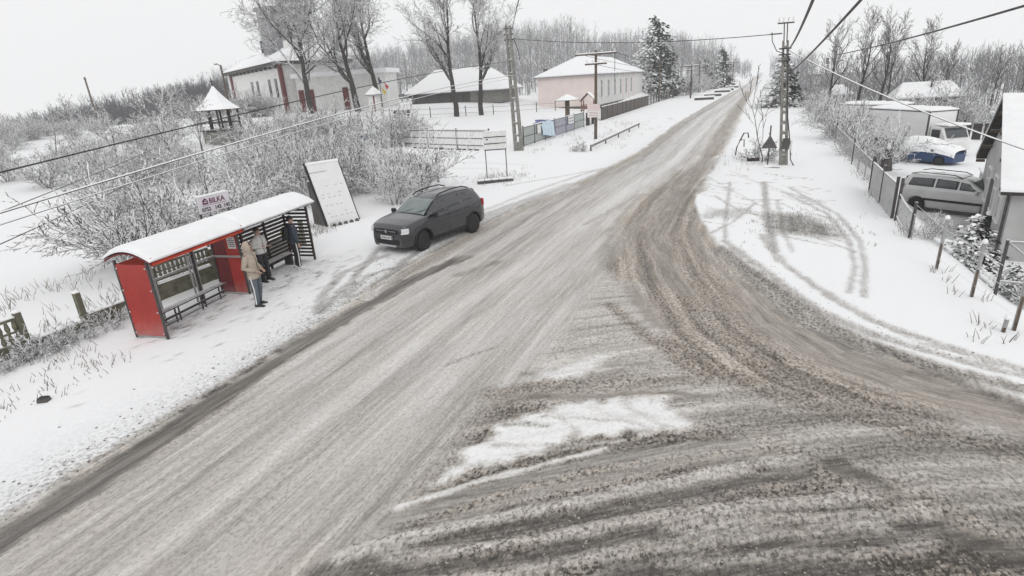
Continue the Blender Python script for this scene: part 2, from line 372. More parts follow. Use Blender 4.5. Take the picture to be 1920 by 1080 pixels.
cover = lay(cover, regA, .30-.07*tn+.58*jA); brown = lay(brown, regA, .68+.12*tn); clod = lay(clod, regA, .95)
wAm = np.clip(regA+regMid, 0, 1)
# --- single marks: (line, half width, cover, brown, strength, roughness)
def mark(poly, w, cv, br, st, cl=.15, soft=.5, dz=0.0, wig=.25):
    d, s, a = pdist(poly, px_, py_, 2.0)
    m = st*(1-ss(w*(1-soft), w*(1+soft), d+wob*w*wig*2+wob2*np.minimum(w*1.1, .22)))
    globals()['cover'] = lay(cover, m, cv); globals()['brown'] = lay(brown, m, br)
    globals()['clod'] = lay(clod, m, cl); globals()['lump'] = lump+dz*m
def blob(poly, cv, br, st, cl=.1, soft=.2, dz=0.0):
    d, s, a = pdist(list(poly)+[poly[0]], px_, py_, 2.0); i = inpoly(poly, px_, py_)
    sd = np.where(i, d, -d)+wob*.35+wob2*.40
    m = st*ss(-soft, soft, sd)
    globals()['cover'] = lay(cover, m, cv); globals()['brown'] = lay(brown, m, br)
    globals()['clod'] = lay(clod, m, cl); globals()['lump'] = lump+dz*m
# brown slush shoulder and the wet gutter track along the left edge
mband = road_in*(1-ss(.35, .95, dl+wob*.4))*(1-ss(40, 90, py_)*.6)
cover = lay(cover, mband, .46); brown = lay(brown, mband, .62); clod = lay(clod, mband, .6)
mark([p for p in GUTTER if p[1] < 17], .27, .19, .42, .95, .06, .35, -.02)
mark([p for p in GUTTER if p[1] > 15], .22, .38, .3, .7, .15, .6)
mark([(x+1.7, y) for x, y in GUTTER], .30, .44, .3, .35, .3, .7)
mark([(x+3.1, y) for x, y in GUTTER], .25, .44, .3, .30, .3, .7)
mark([(x+4.7, y) for x, y in GUTTER if y < 60], .28, .42, .35, .40, .3, .7)
mark([(-3.1, 41), (-3.3, 60), (-3.4, 92), (-3.6, 150)], .7, .36, .75, .75, .3, .6)
for q, w_ in ((RUT_B1, .34), (RUT_B2, .16), (RUT_B4, .14)): mark(q, w_, .36, .6, .85, .06, .6, -.02)
for q, w_ in ((RUT_B3, .24), (RUT_B5, .14), (RUT_B6, .13)): mark(q, w_, .27, .8, .7, .9, .8, -.02)
blob(SMOOTH, .40, .60, .92, .06, .35)
mark([(0.6, 13.6), (1.8, 12.0), (3.2, 10.9), (4.6, 10.0)], .10, .25, .55, .6, .1, .8)
mark([(1.0, 12.4), (2.0, 11.3), (3.4, 10.3)], .06, .24, .55, .6, .1, .8)
mark([(1.3, 10.9), (2.6, 10.25), (4.2, 9.75)], .10, .55, .8, .5, .4, .8)
mark(DIAG, .17, .13, .55, .95, .08, .35, -.02)
for q, w_, cv in ((A1, .16, .16), (A3, .17, .15), (A4, .22, .12), (A5, .2, .13), (A6, .10, .24), (A9, .10, .40), (A8, .07, .4)): mark(q, w_, cv, .45, .85, .25, .55, -.02)
mark([(x, y+.32) for x, y in A1], .10, .66, .35, .75, .8, .6, .03)
mark([(x, y+.28) for x, y in A3], .09, .60, .45, .75, .9, .6, .03)
mark([(x, y-.25) for x, y in A3], .09, .58, .45, .65, .9, .6, .03)
mark([(x, y+.3) for x, y in A4], .10, .56, .5, .7, .9, .6, .03)
mark([(x, y-.3) for x, y in A4], .08, .55, .5, .6, .9, .6, .03)
mark([(1.5, 7.5), (2.6, 7.2), (3.6, 6.95)], .16, .5, .6, .5, .95, .6, .03)
mark([(x, y-.2) for x, y in A2], .13, .36, .3, .85, .1, .4)
mark([(x, y+.06) for x, y in A2[:3]], .06, .9, .1, .8, .2, .5, .02)
blob(ISLAND1, .93, .06, .97, .22, .16, .016)
blob(ISLAND2, .86, .1, .9, .25, .22, .012)
mark([(-3.55, 7.35), (-3.2, 7.5), (-2.9, 7.55)], .06, .3, .3, .6, .9, .9)
mark([(-3.5, 6.75), (-2.6, 7.1), (-1.7, 7.5)], .05, .55, .3, .75, .6, .9); mark([(-3.1, 7.75), (-2.4, 7.95), (-1.4, 8.05)], .04, .6, .3, .7, .6, .9); mark([(-3.0, 8.0), (-2.2, 7.4)], .05, .66, .2, .7, .4, .9); mark([(-1.9, 8.6), (-1.0, 8.05)], .07, .66, .2, .7, .4, .9)
mark([(-3.3, 6.6), (-2.5, 7.0), (-1.6, 7.6)], .03, .7, .3, .6, .4, .9)
mark([(-2.9, 7.9), (-1.6, 8.25), (-.8, 8.4)], .06, .78, .2, .6, .2, .9)
mark([(-2.4, 8.3), (-1.2, 7.95)], .08, .74, .2, .6, .2, .9)
mark(CLODBAND, .22, .40, .75, .75, 1.0, .6, .02)
mark(A7, .07, .34, .6, .9, .1, .4, -.01)
mark(BLOT1, .05, .36, .3, .8, .9, .9); mark(BLOT2, .18, .33, .6, .8, .2, .8)
mark([(-6.1, 21), (-5.6, 24), (-5.2, 27)], .12, .45, .3, .6, .6, .9)
mark([(-7.5, 23), (-7.0, 26)], .10, .47, .2, .6, .6, .9)
# --- wheel tracks and bare patches on the snowy verges
for q in (V1, V2): mark(q, .13, .55, .22, .85, .6, .7, -.03)
mark([(x-.25, y-.5) for x, y in V1[1:]], .2, .34, .4, .85, .8, .6, -.02); mark([(x-.1, y-.9) for x, y in V1[:3]], .3, .4, .4, .8, 1.0, .8)
for q in (V3, V4, V6, V7, V8): mark(q, .085, .60, .1, .85, .6, .9, -.02)
for q in (V9, V10): mark(q, .07, .68, .1, .7, .4, .8, -.02)
mark(V5, .12, .46, .12, .85, .7, .9, -.02); mark([(x+.45, y) for x, y in V5[1:]], .08, .62, .1, .7, .6, .9, -.02)
blob(PATCH, .24, .2, .8, 1.0, .6); mark([(.5, 21.4), (1.5, 20.9), (2.5, 20.6)], .12, .22, .2, .7, 1.0, .9); mark([(.6, 22.2), (1.7, 22.0), (2.4, 21.3)], .10, .3, .2, .7, 1.0, .9)
blob([(-1.8, 22.5), (-.6, 22.8), (-.3, 24.2), (-1.6, 24.0)], .48, .1, .7, 1.0, .5)
mark([(2.6, 13.3), (3.2, 12.4), (4.3, 11.8)], .06, .55, .2, .7, .6, .9)
mark([(3.0, 12.9), (3.9, 12.3)], .05, .5, .2, .7, .6, .9)
for q in (C1, C2, [(-11.6, 15.6), (-11.9, 13.6), (-11.2, 11.8), (-10.4, 10.6)]): mark(q, .14, .60, .15, .85, .6, .7, -.03)
mark(C3, .14, .62, .2, .7, .5, .6)
for q in (FAN1, FAN2, FAN3): mark(q, .16, .70, .12, .75, .4, .7, -.02)
mark([(-10.6, 20.5), (-10.1, 24), (-9.2, 29)], .5, .60, .15, .6, .5, .7)
for q in (LANE1, LANE2): mark(q, .3, .84, .05, .7, .1, .8, -.02)
srng = np.random.default_rng(12)
for i in range(46):
    cx_, cy_ = srng.uniform(-2.2, 2.6), srng.uniform(19.5, 33); l_ = srng.uniform(.3, 1.0); a_ = srng.normal(-.45, .35)
    if cx_ < -1.2 and cy_ < 22: continue
    mark([(cx_-l_*math.cos(a_), cy_-l_*math.sin(a_)*1.6), (cx_+l_*math.cos(a_), cy_+l_*math.sin(a_)*1.6)], srng.uniform(.03, .055), .55, .15, .75, .9, .9)
# dirty spray thrown onto the left verge, thinning out away from the road
spr = (dl < 0)*np.exp(-np.maximum(0, -dl)/.8)*(py_ < 60)*(1-.6*ss(14, 30, py_))
cover = np.where(paved, cover, cover-.27*spr); clod = np.maximum(clod, 1.0*spr*(1-road_in))
sprR = (dR < 0)*np.exp(-np.maximum(0, -dR)/.4)*(py_ < 40)*(~paved)
cover = np.where(paved, cover, cover-.16*sprR); clod = np.maximum(clod, .8*sprR*(1-road_in))
# trodden snow by the shelter; footprints
tr = np.exp(-(((px_+13.3)/.9)**2+((py_-12.6)/2.3)**2))+.6*np.exp(-(((px_+13.5)/.8)**2+((py_-9.4)/1.0)**2))
cover = cover-.30*tr*ss(.35, .75, fbm(px_*3.2, py_*3.2, 77)); clod = np.maximum(clod, .9*np.clip(tr, 0, 1))
frng = np.random.default_rng(4)
for i in range(150):
    if i < 110: fx, fy = frng.normal(-12.4, .75), frng.normal(12.3, 2.2)
    else: fx, fy = frng.normal(-13.3, .5), frng.normal(9.2, .7)
    k = np.where((abs(px_-fx) < .4) & (abs(py_-fy) < .4))[0]
    if len(k):
        a = frng.uniform(-.6, .6); ux = (px_[k]-fx)*math.cos(a)+(py_[k]-fy)*math.sin(a); uy = -(px_[k]-fx)*math.sin(a)+(py_[k]-fy)*math.cos(a)
        m = np.exp(-((ux/.06)**2+(uy/.13)**2)); cover[k] -= .36*m*frng.uniform(.3, 1.2)*(paved[k] == 0); lump[k] -= .03*m
cover = cover+(fbm(px_*.25, py_*.25, 41)-.5)*.04*(1-road_in)
# the trampled yard round the silver van
yd = np.exp(-(((px_-8.2)/2.2)**2+((py_-28.5)/3.4)**2)); cover = cover-.42*yd*ss(.3, .75, fbm(px_*1.1, py_*1.1, 51)+.2); clod = np.maximum(clod, .8*yd)
cover = np.clip(cover, 0.02, 1); brown = np.clip(brown, 0, 1); clod = np.clip(clod, 0, 1)

near = 1-ss(14, 40, py_)
cl_n = fbm(px_*6.0, py_*6.0, 61, 2)-.5
snowy = 1-road_in
gz = tz(px_, py_)+snowy*(.07+.05*(fbm(px_*.35, py_*.35, 71)-.5)*ss(0, 4, np.abs(dl)))+lump+near*road_in*clod*cl_n*.06+near*road_in*(jA*wAm+jB*wB)*.05
gz = gz+.10*(fbm(px_*.12, py_*.12, 81)-.5)*ss(4, 14, -dl)*(dl < 0)
NX, NY = GX.shape
vid = np.arange(NX*NY).reshape(NX, NY)
quads = np.stack([vid[:-1, :-1], vid[1:, :-1], vid[1:, 1:], vid[:-1, 1:]], -1).reshape(-1, 4)
fm = in_main[quads].sum(1) >= 3; fs = (in_side[quads].sum(1) >= 3) & ~fm
wBv = np.clip(wB, 0, 1)*(1-wAm); rest = 1-wBv-wAm

def ground_material():
    m = bpy.data.materials.new('snow_and_slush'); m.use_nodes = True; n = m.node_tree; L = n.links.new; b = n.nodes['Principled BSDF']
    def att(nm):
        a = n.nodes.new('ShaderNodeAttribute'); a.attribute_name = nm; return a
    def math_(op, *ins):
        k = n.nodes.new('ShaderNodeMath'); k.operation = op
        for i, v in enumerate(ins):
            if isinstance(v, (int, float)): k.inputs[i].default_value = v
            else: L(v, k.inputs[i])
        return k.outputs[0]
    def noise(vec, sc, det=4, rough=.55):
        k = n.nodes.new('ShaderNodeTexNoise'); k.inputs['Scale'].default_value = sc; k.inputs['Detail'].default_value = det; k.inputs['Roughness'].default_value = rough
        L(vec, k.inputs['Vector']); return k.outputs[0]
    def scaled(vec, sx_, sy_):
        k = n.nodes.new('ShaderNodeVectorMath'); k.operation = 'MULTIPLY'; L(vec, k.inputs[0]); k.inputs[1].default_value = (sx_, sy_, 1); return k.outputs[0]
    ge = n.nodes.new('ShaderNodeNewGeometry'); pos = ge.outputs['Position']
    A = att('mask').outputs['Vector']; sp = n.nodes.new('ShaderNodeSeparateXYZ'); L(A, sp.inputs[0])
    cov, brn, cld = sp.outputs[0], sp.outputs[1], sp.outputs[2]
    wt = n.nodes.new('ShaderNodeSeparateXYZ'); L(att('weights').outputs['Vector'], wt.inputs[0])
    fa, fb = att('flow_a').outputs['Vector'], att('flow_b').outputs['Vector']
    sm = noise(scaled(pos, 7, .30), 1, 3); sa = noise(scaled(fa, 7, .5), 1, 3); sb = noise(scaled(fb, 7, .5), 1, 3)
    sm2 = noise(scaled(pos, 26, 1.3), 1, 2); sa2 = noise(scaled(fa, 24, 2.2), 1, 2); sb2 = noise(scaled(fb, 24, 2.2), 1, 2)
    def blend(a, b_, c): return math_('ADD', math_('ADD', math_('MULTIPLY', a, wt.outputs[0]), math_('MULTIPLY', b_, wt.outputs[1])), math_('MULTIPLY', c, wt.outputs[2]))
    s1 = blend(sa, sb, sm); s2 = blend(sa2, sb2, sm2)
    flow = n.nodes.new('ShaderNodeVectorMath'); flow.operation = 'MULTIPLY'; L(pos, flow.inputs[0]); flow.inputs[1].default_value = (1, .7, 1)
    c1 = noise(flow.outputs[0], 18, 3, .6); c2 = noise(flow.outputs[0], 38, 2, .6)
    vo = n.nodes.new('ShaderNodeTexVoronoi'); vo.inputs['Scale'].default_value = 17; L(flow.outputs[0], vo.inputs['Vector'])
    onroad = math_('MINIMUM', 1.0, math_('MULTIPLY', math_('SUBTRACT', 1.0, cov), 2.2))
    v = math_('ADD', cov, math_('MULTIPLY', math_('SUBTRACT', s1, .5), math_('MULTIPLY', onroad, .62)))
    v = math_('ADD', v, math_('MULTIPLY', math_('SUBTRACT', s2, .5), math_('MULTIPLY', onroad, .36)))
    pit = n.nodes.new('ShaderNodeMapRange'); pit.interpolation_type = 'SMOOTHSTEP'; pit.inputs[1].default_value = .50; pit.inputs[2].default_value = .64; L(c1, pit.inputs[0])
    dens = n.nodes.new('ShaderNodeMapRange'); dens.inputs[1].default_value = .36; dens.inputs[2].default_value = .6; dens.inputs[3].default_value = .25; L(s1, dens.inputs[0])
    v = math_('SUBTRACT', math_('ADD', v, math_('MULTIPLY', cld, .07)), math_('MULTIPLY', math_('MULTIPLY', pit.outputs[0], dens.outputs[0]), math_('MULTIPLY', cld, .40)))
    v = math_('ADD', v, math_('MULTIPLY', math_('SUBTRACT', c2, .5), math_('MULTIPLY', math_('ADD', cld, .15), .6)))
    v = math_('ADD', v, math_('MULTIPLY', math_('SUBTRACT', .38, vo.outputs['Distance']), math_('MULTIPLY', cld, .30)))
    cr = n.nodes.new('ShaderNodeValToRGB'); L(v, cr.inputs[0]); e = cr.color_ramp
    e.elements[0].position = .0; e.elements[0].color = (.055, .053, .05, 1); e.elements[1].position = 1.0; e.elements[1].color = (.855, .86, .87, 1)
    for p, c in ((.14, (.12, .115, .11)), (.28, (.235, .228, .22)), (.42, (.36, .352, .345)), (.56, (.49, .483, .48)), (.72, (.62, .62, .62)), (.86, (.77, .775, .785))):
        k = e.elements.new(p); k.color = (*c, 1)
    ti = n.nodes.new('ShaderNodeMix'); ti.data_type = 'RGBA'; ti.blend_type = 'MULTIPLY'; L(math_('MULTIPLY', brn, math_('ADD', .55, math_('MULTIPLY', noise(pos, .9, 3), .7))), ti.inputs[0])
    L(cr.outputs[0], ti.inputs[6]); ti.inputs[7].default_value = (1.0, .875, .735, 1)
    L(ti.outputs[2], b.inputs['Base Color'])
    ro = n.nodes.new('ShaderNodeMapRange'); ro.inputs[1].default_value = .1; ro.inputs[2].default_value = .5; ro.inputs[3].default_value = .38; ro.inputs[4].default_value = .9
    L(v, ro.inputs[0]); L(ro.outputs[0], b.inputs['Roughness']); b.inputs['Specular IOR Level'].default_value = .3
    bp = n.nodes.new('ShaderNodeBump'); bp.inputs['Strength'].default_value = .7; bp.inputs['Distance'].default_value = .035
    h = math_('SUBTRACT', math_('ADD', math_('MULTIPLY', cov, .5), math_('MULTIPLY', noise(pos, 3.0, 3), .2)), math_('MULTIPLY', pit.outputs[0], math_('ADD', math_('MULTIPLY', cld, .6), .04)))
    L(h, bp.inputs['Height']); L(bp.outputs[0], b.inputs['Normal'])
    return m
M['ground'] = ground_material()

def sheet(name, fmask):
    q = quads[fmask]; used = np.unique(q); remap = np.full(NX*NY, -1, np.int64); remap[used] = np.arange(len(used))
    mb = MB(); mb.addq(np.stack([px_[used], py_[used], gz[used]], 1), remap[q])
    o = mb.build(name, M['ground'], smooth=True); me = o.data
    def put(nm, a, b, c):
        at = me.attributes.new(nm, 'FLOAT_VECTOR', 'POINT'); at.data.foreach_set('vector', np.stack([a[used], b[used], c[used]], 1).astype(np.float32).ravel())
    put('mask', cover, brown, clod); put('weights', wAm, wBv, rest); put('flow_a', psiA, aA, 0*aA); put('flow_b', psiB, aB, 0*aB)
    o['kind'] = 'structure'; return o
sheet('ground', ~(fm | fs)); sheet('main_road', fm); sheet('side_road', fs)

# ------------------------------------------------------------------ bare trees, shrubs, firs
def grow(seed, H, r0, kids=(2, 1.5, 1.3, 1.2), start=(.3, .2, .15, .1), ratio=(.62, .55, .5, .5), tilt=(.75, .7, .75, .8), up=(.05, .16, .10, .02), wig=(.10, .17, .2, .24), lv=3, nseg=(9, 6, 4, 3), rmin=.012, lean=(0, 0)):
    rng = np.random.default_rng(seed); out = []
    def rec(p, d, L, r, lev):
        n = nseg[lev]; pts = [p]; rad = [r]
        for i in range(n):
            d = d+rng.normal(0, wig[lev], 3); d[2] += up[lev]; d = d/np.linalg.norm(d)
            p = p+d*L/n; t = (i+1)/n; pts.append(p); rad.append(max(rmin, r*(1-.8*t)))
            if lev < lv and t >= start[lev]:
                k = kids[lev]; k = int(k)+(rng.random() < k-int(k))
                for _ in range(k):
                    a = rng.uniform(0, 2*math.pi); h = np.array([math.cos(a), math.sin(a), 0])
                    h = h-d*np.dot(h, d); h /= np.linalg.norm(h)+1e-6
                    tt = tilt[lev]*rng.uniform(.6, 1.25); cd = d*math.cos(tt)+h*math.sin(tt)
                    rec(p, cd, L*ratio[lev]*rng.uniform(.6, 1.15)*(1-.35*t), max(rmin, rad[-1]*rng.uniform(.5, .72)), lev+1)
        out.append((np.array(pts), np.array(rad)))
    rec(np.array([0, 0, -.15]), np.array([lean[0], lean[1], 1.0]), H, r0, 0)
    return out
def tree_mesh(name, out, thick=.06):
    big = [o for o in out if o[1][0] >= thick]; small = [o for o in out if o[1][0] < thick]
    a = MB(); b = MB()
    if big: a.tubes(big, 6)
    b.tubes(small, 4, rot=math.pi/4)
    return a.mesh(name+'_limbs', True) if big else None, b.mesh(name+'_twigs')
def tree_kind(name, out, thick=.06, tm='twig'):
    a, b = tree_mesh(name, out, thick)
    if a: a.materials.append(M['bark'])
    b.materials.append(M[tm]); return a, b
def put_tree(kind, name, label, x, y, sc=1.0, rz=0, group=None, cat='tree', z=None, sz=None):
    t = thing(name, label, cat, (x, y, g(x, y) if z is None else z), rz, group); t.scale = (sc, sc, sz or sc)
    a, b = kind
    if a:
        o = bpy.data.objects.new('trunk', a); COL.objects.link(o); o.parent = t
    o = bpy.data.objects.new('crown' if a else 'branches', b); COL.objects.link(o); o.parent = t
    return t
TREE_A = tree_kind('spreading_tree', grow(11, 8.5, .34, kids=(2, 1.7, 1.7, 1.3), start=(.28, .17, .2, .3), ratio=(.98, .6, .55, .5, .5), tilt=(.95, .75, .75, .7), up=(.03, .10, .05, 0, 0), wig=(.1, .16, .18, .2, .2), lv=4, nseg=(9, 7, 5, 4, 3), rmin=.015))
TREE_B = tree_kind('upright_tree', grow(23, 13, .36, kids=(2, 1.7, 1.7, 1.2), start=(.28, .17, .2, .3), ratio=(.62, .6, .55, .5, .5), tilt=(.75, .65, .7, .7), up=(.05, .15, .06, 0, 0), wig=(.07, .15, .18, .2, .2), lv=4, nseg=(9, 7, 5, 4, 3), rmin=.015))
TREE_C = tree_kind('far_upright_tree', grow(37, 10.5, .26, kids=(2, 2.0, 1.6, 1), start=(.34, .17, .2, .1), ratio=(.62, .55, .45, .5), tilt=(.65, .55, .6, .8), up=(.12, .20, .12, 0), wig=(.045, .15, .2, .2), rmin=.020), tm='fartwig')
TREE_D = tree_kind('small_tree', grow(41, 4.6, .12, kids=(2, 1.5, 1.3, 1), start=(.3, .2, .2, .1), ratio=(.75, .55, .5, .5), tilt=(.9, .8, .8, .8), nseg=(7, 5, 4, 3), up=(.02, .12, .02, 0), rmin=.020))
def bush_out(seed, H=2.4, n=26, spread=.7, rmin=.013):
    rng = np.random.default_rng(seed); out = []
    for i in range(n):
        a = rng.uniform(0, 2*math.pi); s = rng.uniform(.1, spread)*1.4
        o = grow(seed*100+i, H*rng.uniform(.65, 1.1), .026, kids=(1.5, 1.2, 1), start=(.2, .2, .2), ratio=(.5, .5, .5), tilt=(.7, .8, .8), up=(-.07, -.02, 0), wig=(.10, .18, .2), lv=2, nseg=(6, 4, 3), rmin=rmin, lean=(math.cos(a)*s, math.sin(a)*s))
        off = np.array([math.cos(a)*.25*rng.random(), math.sin(a)*.25*rng.random(), 0])
        out += [(p+off, r) for p, r in o]
    return out
BUSH = [tree_kind('shrub', bush_out(s, h, n, sp), .2) for s, h, n, sp in ((3, 2.5, 26, .75), (5, 2.2, 26, .9), (7, 2.9, 24, .65))]
BIGBUSH = tree_kind('fan_shrub', bush_out(9, 3.1, 34, .95, .016), .2)
CLUMP = tree_kind('small_shrub', bush_out(13, 1.1, 16, .8, .010), .2)

def fir_mesh(name, seed, H, R, layers, boughs, nf=14, droop=.5, pw=.8):
    rng = np.random.default_rng(seed); V = []; k = 0; mb = MB()
    trunk = MB().tubes([(np.array([[0, 0, -.2], [0, 0, H*.5], [0, 0, H]]), np.array([H*.022, H*.014, .02]))], 6)
    P = []
    for i in range(layers):
        t = i/(layers-1); z = H*(.08+.9*t); r = R*(1-t)**pw*rng.uniform(.85, 1.1)+.12
        for j in range(max(4, int(boughs*(1-.6*t)))):
            a = rng.uniform(0, 2*math.pi); rr = r*rng.uniform(.7, 1.1)
            for f in range(nf):
                s = ((f+rng.random())/nf)**.6; c = np.array([math.cos(a)*rr*s, math.sin(a)*rr*s, z-droop*rr*s*s*rng.uniform(.7, 1.2)+rng.normal(0, .05*R)])
                c[:2] += rng.normal(0, .07*R*(s+.2), 2)
                w = min(R*.11, .55)*rng.uniform(.7, 1.3)*(1.15-.5*s); l = w*rng.uniform(1.2, 2.2)
                d = np.array([math.cos(a+rng.normal(0, .5)), math.sin(a+rng.normal(0, .5)), -droop*rng.uniform(.2, 1.2)]); d /= np.linalg.norm(d)
                u = np.cross(d, (0, 0, 1)); u = u/np.linalg.norm(u); u[2] += rng.normal(0, .35)
                nrm = np.cross(u, d)*w*.35
                P.append([c-d*l*.5, c+u*w*.5+nrm, c+d*l*.5, c-u*w*.5-nrm*.4])
    P = np.array(P); mb.addq(P.reshape(-1, 3), np.arange(len(P)*4).reshape(-1, 4))
    a = trunk.mesh(name+'_trunk'); a.materials.append(M['bark']); b = mb.mesh(name+'_crown'); b.materials.append(M['fir']); return a, b
FIR_BIG = fir_mesh('fir', 2, 13.5, 6.2, 18, 17, 13, .35, .45)
FIR_MID = fir_mesh('fir_m', 3, 8.5, 4.3, 16, 14, 12, .5, .75)
FIR_SMALL = fir_mesh('fir_s', 4, 1.35, .95, 12, 12, 10, .35); FIR_SMALL[1].materials.clear(); FIR_SMALL[1].materials.append(M['darkfir'])

# ------------------------------------------------------------------ hills and the woods on them
def hill(name, x0, x1, y0, y1, ridge, yr, nx=70, ny=24):
    xs = np.linspace(x0, x1, nx); ys = np.linspace(y0, y1, ny); X, Y = np.meshgrid(xs, ys, indexing='ij')
    Z = hill_z(X, Y, ridge, y0, yr)
    mb = MB().grid(np.stack([X, Y, Z], -1)); o = mb.build(name, M['snow'], smooth=True); o['kind'] = 'structure'; return o
def hill_z(X, Y, ridge, y0, yr):
    rz_ = np.interp(X, [p[0] for p in ridge], [p[1] for p in ridge])
    return tz(X, Y)-.3+(rz_-tz(X, Y)+.3)*ss(y0, yr, Y)+(fbm(X*.05, Y*.05, 3)-.5)*2*ss(y0, yr, Y)
RIDGE_L = [(-400, -19), (-330, -14), (-288, -8.5), (-233, -3.5), (-195, 2.0), (-154, 6.0), (-120, 6.5), (-100, 4)]
RIDGE_M = [(-330, 12), (-200, 15), (-108, 19), (-85, 19), (-55, 10.5), (-29, 8.5), (-18, 4.5), (-11, -.3), (40, -.8)]
hill('hill', -400, -100, 92, 210, RIDGE_L, 150)
hill('hill', -330, -10.5, 175, 360, RIDGE_M, 265)
def wood(name, label, pts, hgt, seed, w=.10, nb=10, mt='forest'):
    rng = np.random.default_rng(seed); out = []
    hv = .72+.6*fbm(np.array([p[0] for p in pts])*.06, np.array([p[1] for p in pts])*.06, seed)
    for i_, (x, y, z) in enumerate(pts):
        h = hgt*rng.uniform(.55, 1.2)*hv[i_]; ln = rng.normal(0, .04, 2)
        top = np.array([x+ln[0]*h, y+ln[1]*h, z+h]); base = np.array([x, y, z-.3])
        out.append((np.array([base, (base+top)/2+rng.normal(0, .1, 3), top]), np.array([w, w*.7, w*.25])))
        for k in range(nb):
            t = rng.uniform(.3, .95); p = base+(top-base)*t; a = rng.uniform(0, 2*math.pi); l = h*.42*(1.2-t)*rng.uniform(.6, 1.4)
            q = p+np.array([math.cos(a)*l*.6, math.sin(a)*l*.6, l]); m = (p+q)/2+np.array([math.cos(a)*l*.12, math.sin(a)*l*.12, -.08*l])
            out.append((np.array([p, m, q]), np.array([w*.5, w*.36, w*.2])))
    o = MB().tubes(out, 3).build(name, M[mt]); return tag(o, label, 'wood', kind='stuff')
rng = np.random.default_rng(8)
def scatter(n, x0, x1, y0, y1, zf):
    X = rng.uniform(x0, x1, n); Y = rng.uniform(y0, y1, n); return list(zip(X, Y, zf(X, Y)))
wood('wood', 'bare grey wood covering the hillside at the far left', scatter(3600, -330, -105, 96, 158, lambda X, Y: hill_z(X, Y, RIDGE_L, 92, 150)), 7.0, 1, .11, 9, 'hillwood')
wood('wood', 'bare grey wood on the hill behind the pink building', scatter(3600, -300, -12.5, 182, 275, lambda X, Y: hill_z(X, Y, RIDGE_M, 175, 265)), 10, 2, .10, 11)
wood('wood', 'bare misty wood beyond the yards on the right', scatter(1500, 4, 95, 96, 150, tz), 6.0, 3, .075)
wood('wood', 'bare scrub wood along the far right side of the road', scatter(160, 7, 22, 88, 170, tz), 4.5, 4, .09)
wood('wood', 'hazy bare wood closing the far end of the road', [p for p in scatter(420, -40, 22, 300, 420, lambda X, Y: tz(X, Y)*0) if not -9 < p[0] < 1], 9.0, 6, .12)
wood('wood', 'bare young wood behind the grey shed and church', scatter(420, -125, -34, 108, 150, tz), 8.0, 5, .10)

# ------------------------------------------------------------------ single trees
put_tree(TREE_A, 'bare_tree', 'large bare tree with forked snowy limbs in front of the church', -65.0, 73, 1.62, .6)
put_tree(TREE_A, 'bare_tree', 'wide bare tree leaning right beside the red gate pillar', -57.5, 75, 1.55, 2.4)
put_tree(TREE_B, 'bare_tree', 'tall bare tree just right of the church', -58.5, 82, 1.25, 1.2)
put_tree(TREE_B, 'bare_tree', 'tall bare tree with two stems before the grey shed, left of a pair', -40.5, 75, 1.12, .2)
put_tree(TREE_B, 'bare_tree', 'tall bare tree before the grey shed, right of a pair', -38.0, 78, 1.08, 3.4)
for i, (x, y, sc, r, lb) in enumerate(((-40.6, 30.3, .95, 0, 'small snowy tree with crooked branches left of the bell pavilion'),
        (-49, 31.3, .8, 1.5, 'small forked snowy tree in the field, left of the crooked one'),
        (-60, 33, .62, 2.2, 'thin snowy tree far out at the left edge of the field'),
        (-45, 36, .85, 4.0, 'slender snowy tree just behind the two field trees'),
        (-72, 42, .7, 5.1, 'snowy tree under the overhead wire at the far left'),
        (-62, 46, .8, 3.1, 'snowy tree below the wooded hill, between wire pole and pavilion'))):
    put_tree(TREE_D, 'field_tree', lb, x, y, sc, r, 'small trees in the left field')
for i, (x, y, sc, r, lb) in enumerate(((7.4, 85, 1.02, 0, 'bare tree standing beside the far snow-roofed house'),
        (11.0, 88, 1.12, 1.1, 'tall bare twin-crowned tree behind the trucks, left stem'),
        (12.9, 84, 1.05, 2.3, 'tall bare twin-crowned tree behind the trucks, right stem'),
        (14.6, 90, .88, 3.0, 'slim bare tree to the right of the twin-crowned trees'),
        (17.6, 86, .95, 4.2, 'broad fan-shaped bare tree behind the low snow-roofed shed'),
        (21.2, 92, .72, 5.0, 'thin spindly bare tree alone against the sky on the right'),
        (26.0, 92, .66, .5, 'round bushy bare tree near the gable of the right house'),
        (30.0, 96, .6, 1.7, 'small bare tree at the very right edge above the house roof'))):
    put_tree(TREE_C, 'bare_tree', lb, x, y, sc*.8, r)
put_tree(FIR_BIG, 'fir_tree', 'big snow-laden fir standing right of the pink building', -23.2, 136, 1.12, 0)
put_tree(FIR_MID, 'fir_tree', 'pointed snow-laden fir by the far end of the road', -12.3, 185, 1.25, 1)
put_tree(FIR_MID, 'fir_tree', 'rounder snow-laden fir beside the pointed one', -16.5, 182, .95, 2.4)
put_tree(FIR_MID, 'fir_tree', 'snow-laden fir rising behind the right concrete pole', 2.0, 88, .95, 3, sz=.72)
put_tree(FIR_SMALL, 'fir_shrub', 'little dark spruce inside the wire fence', 6.05, 20.3, 1.15, 0)
put_tree(FIR_SMALL, 'fir_shrub', 'small dark evergreen under the slanting fence brace', 7.0, 19.6, .8, 2)

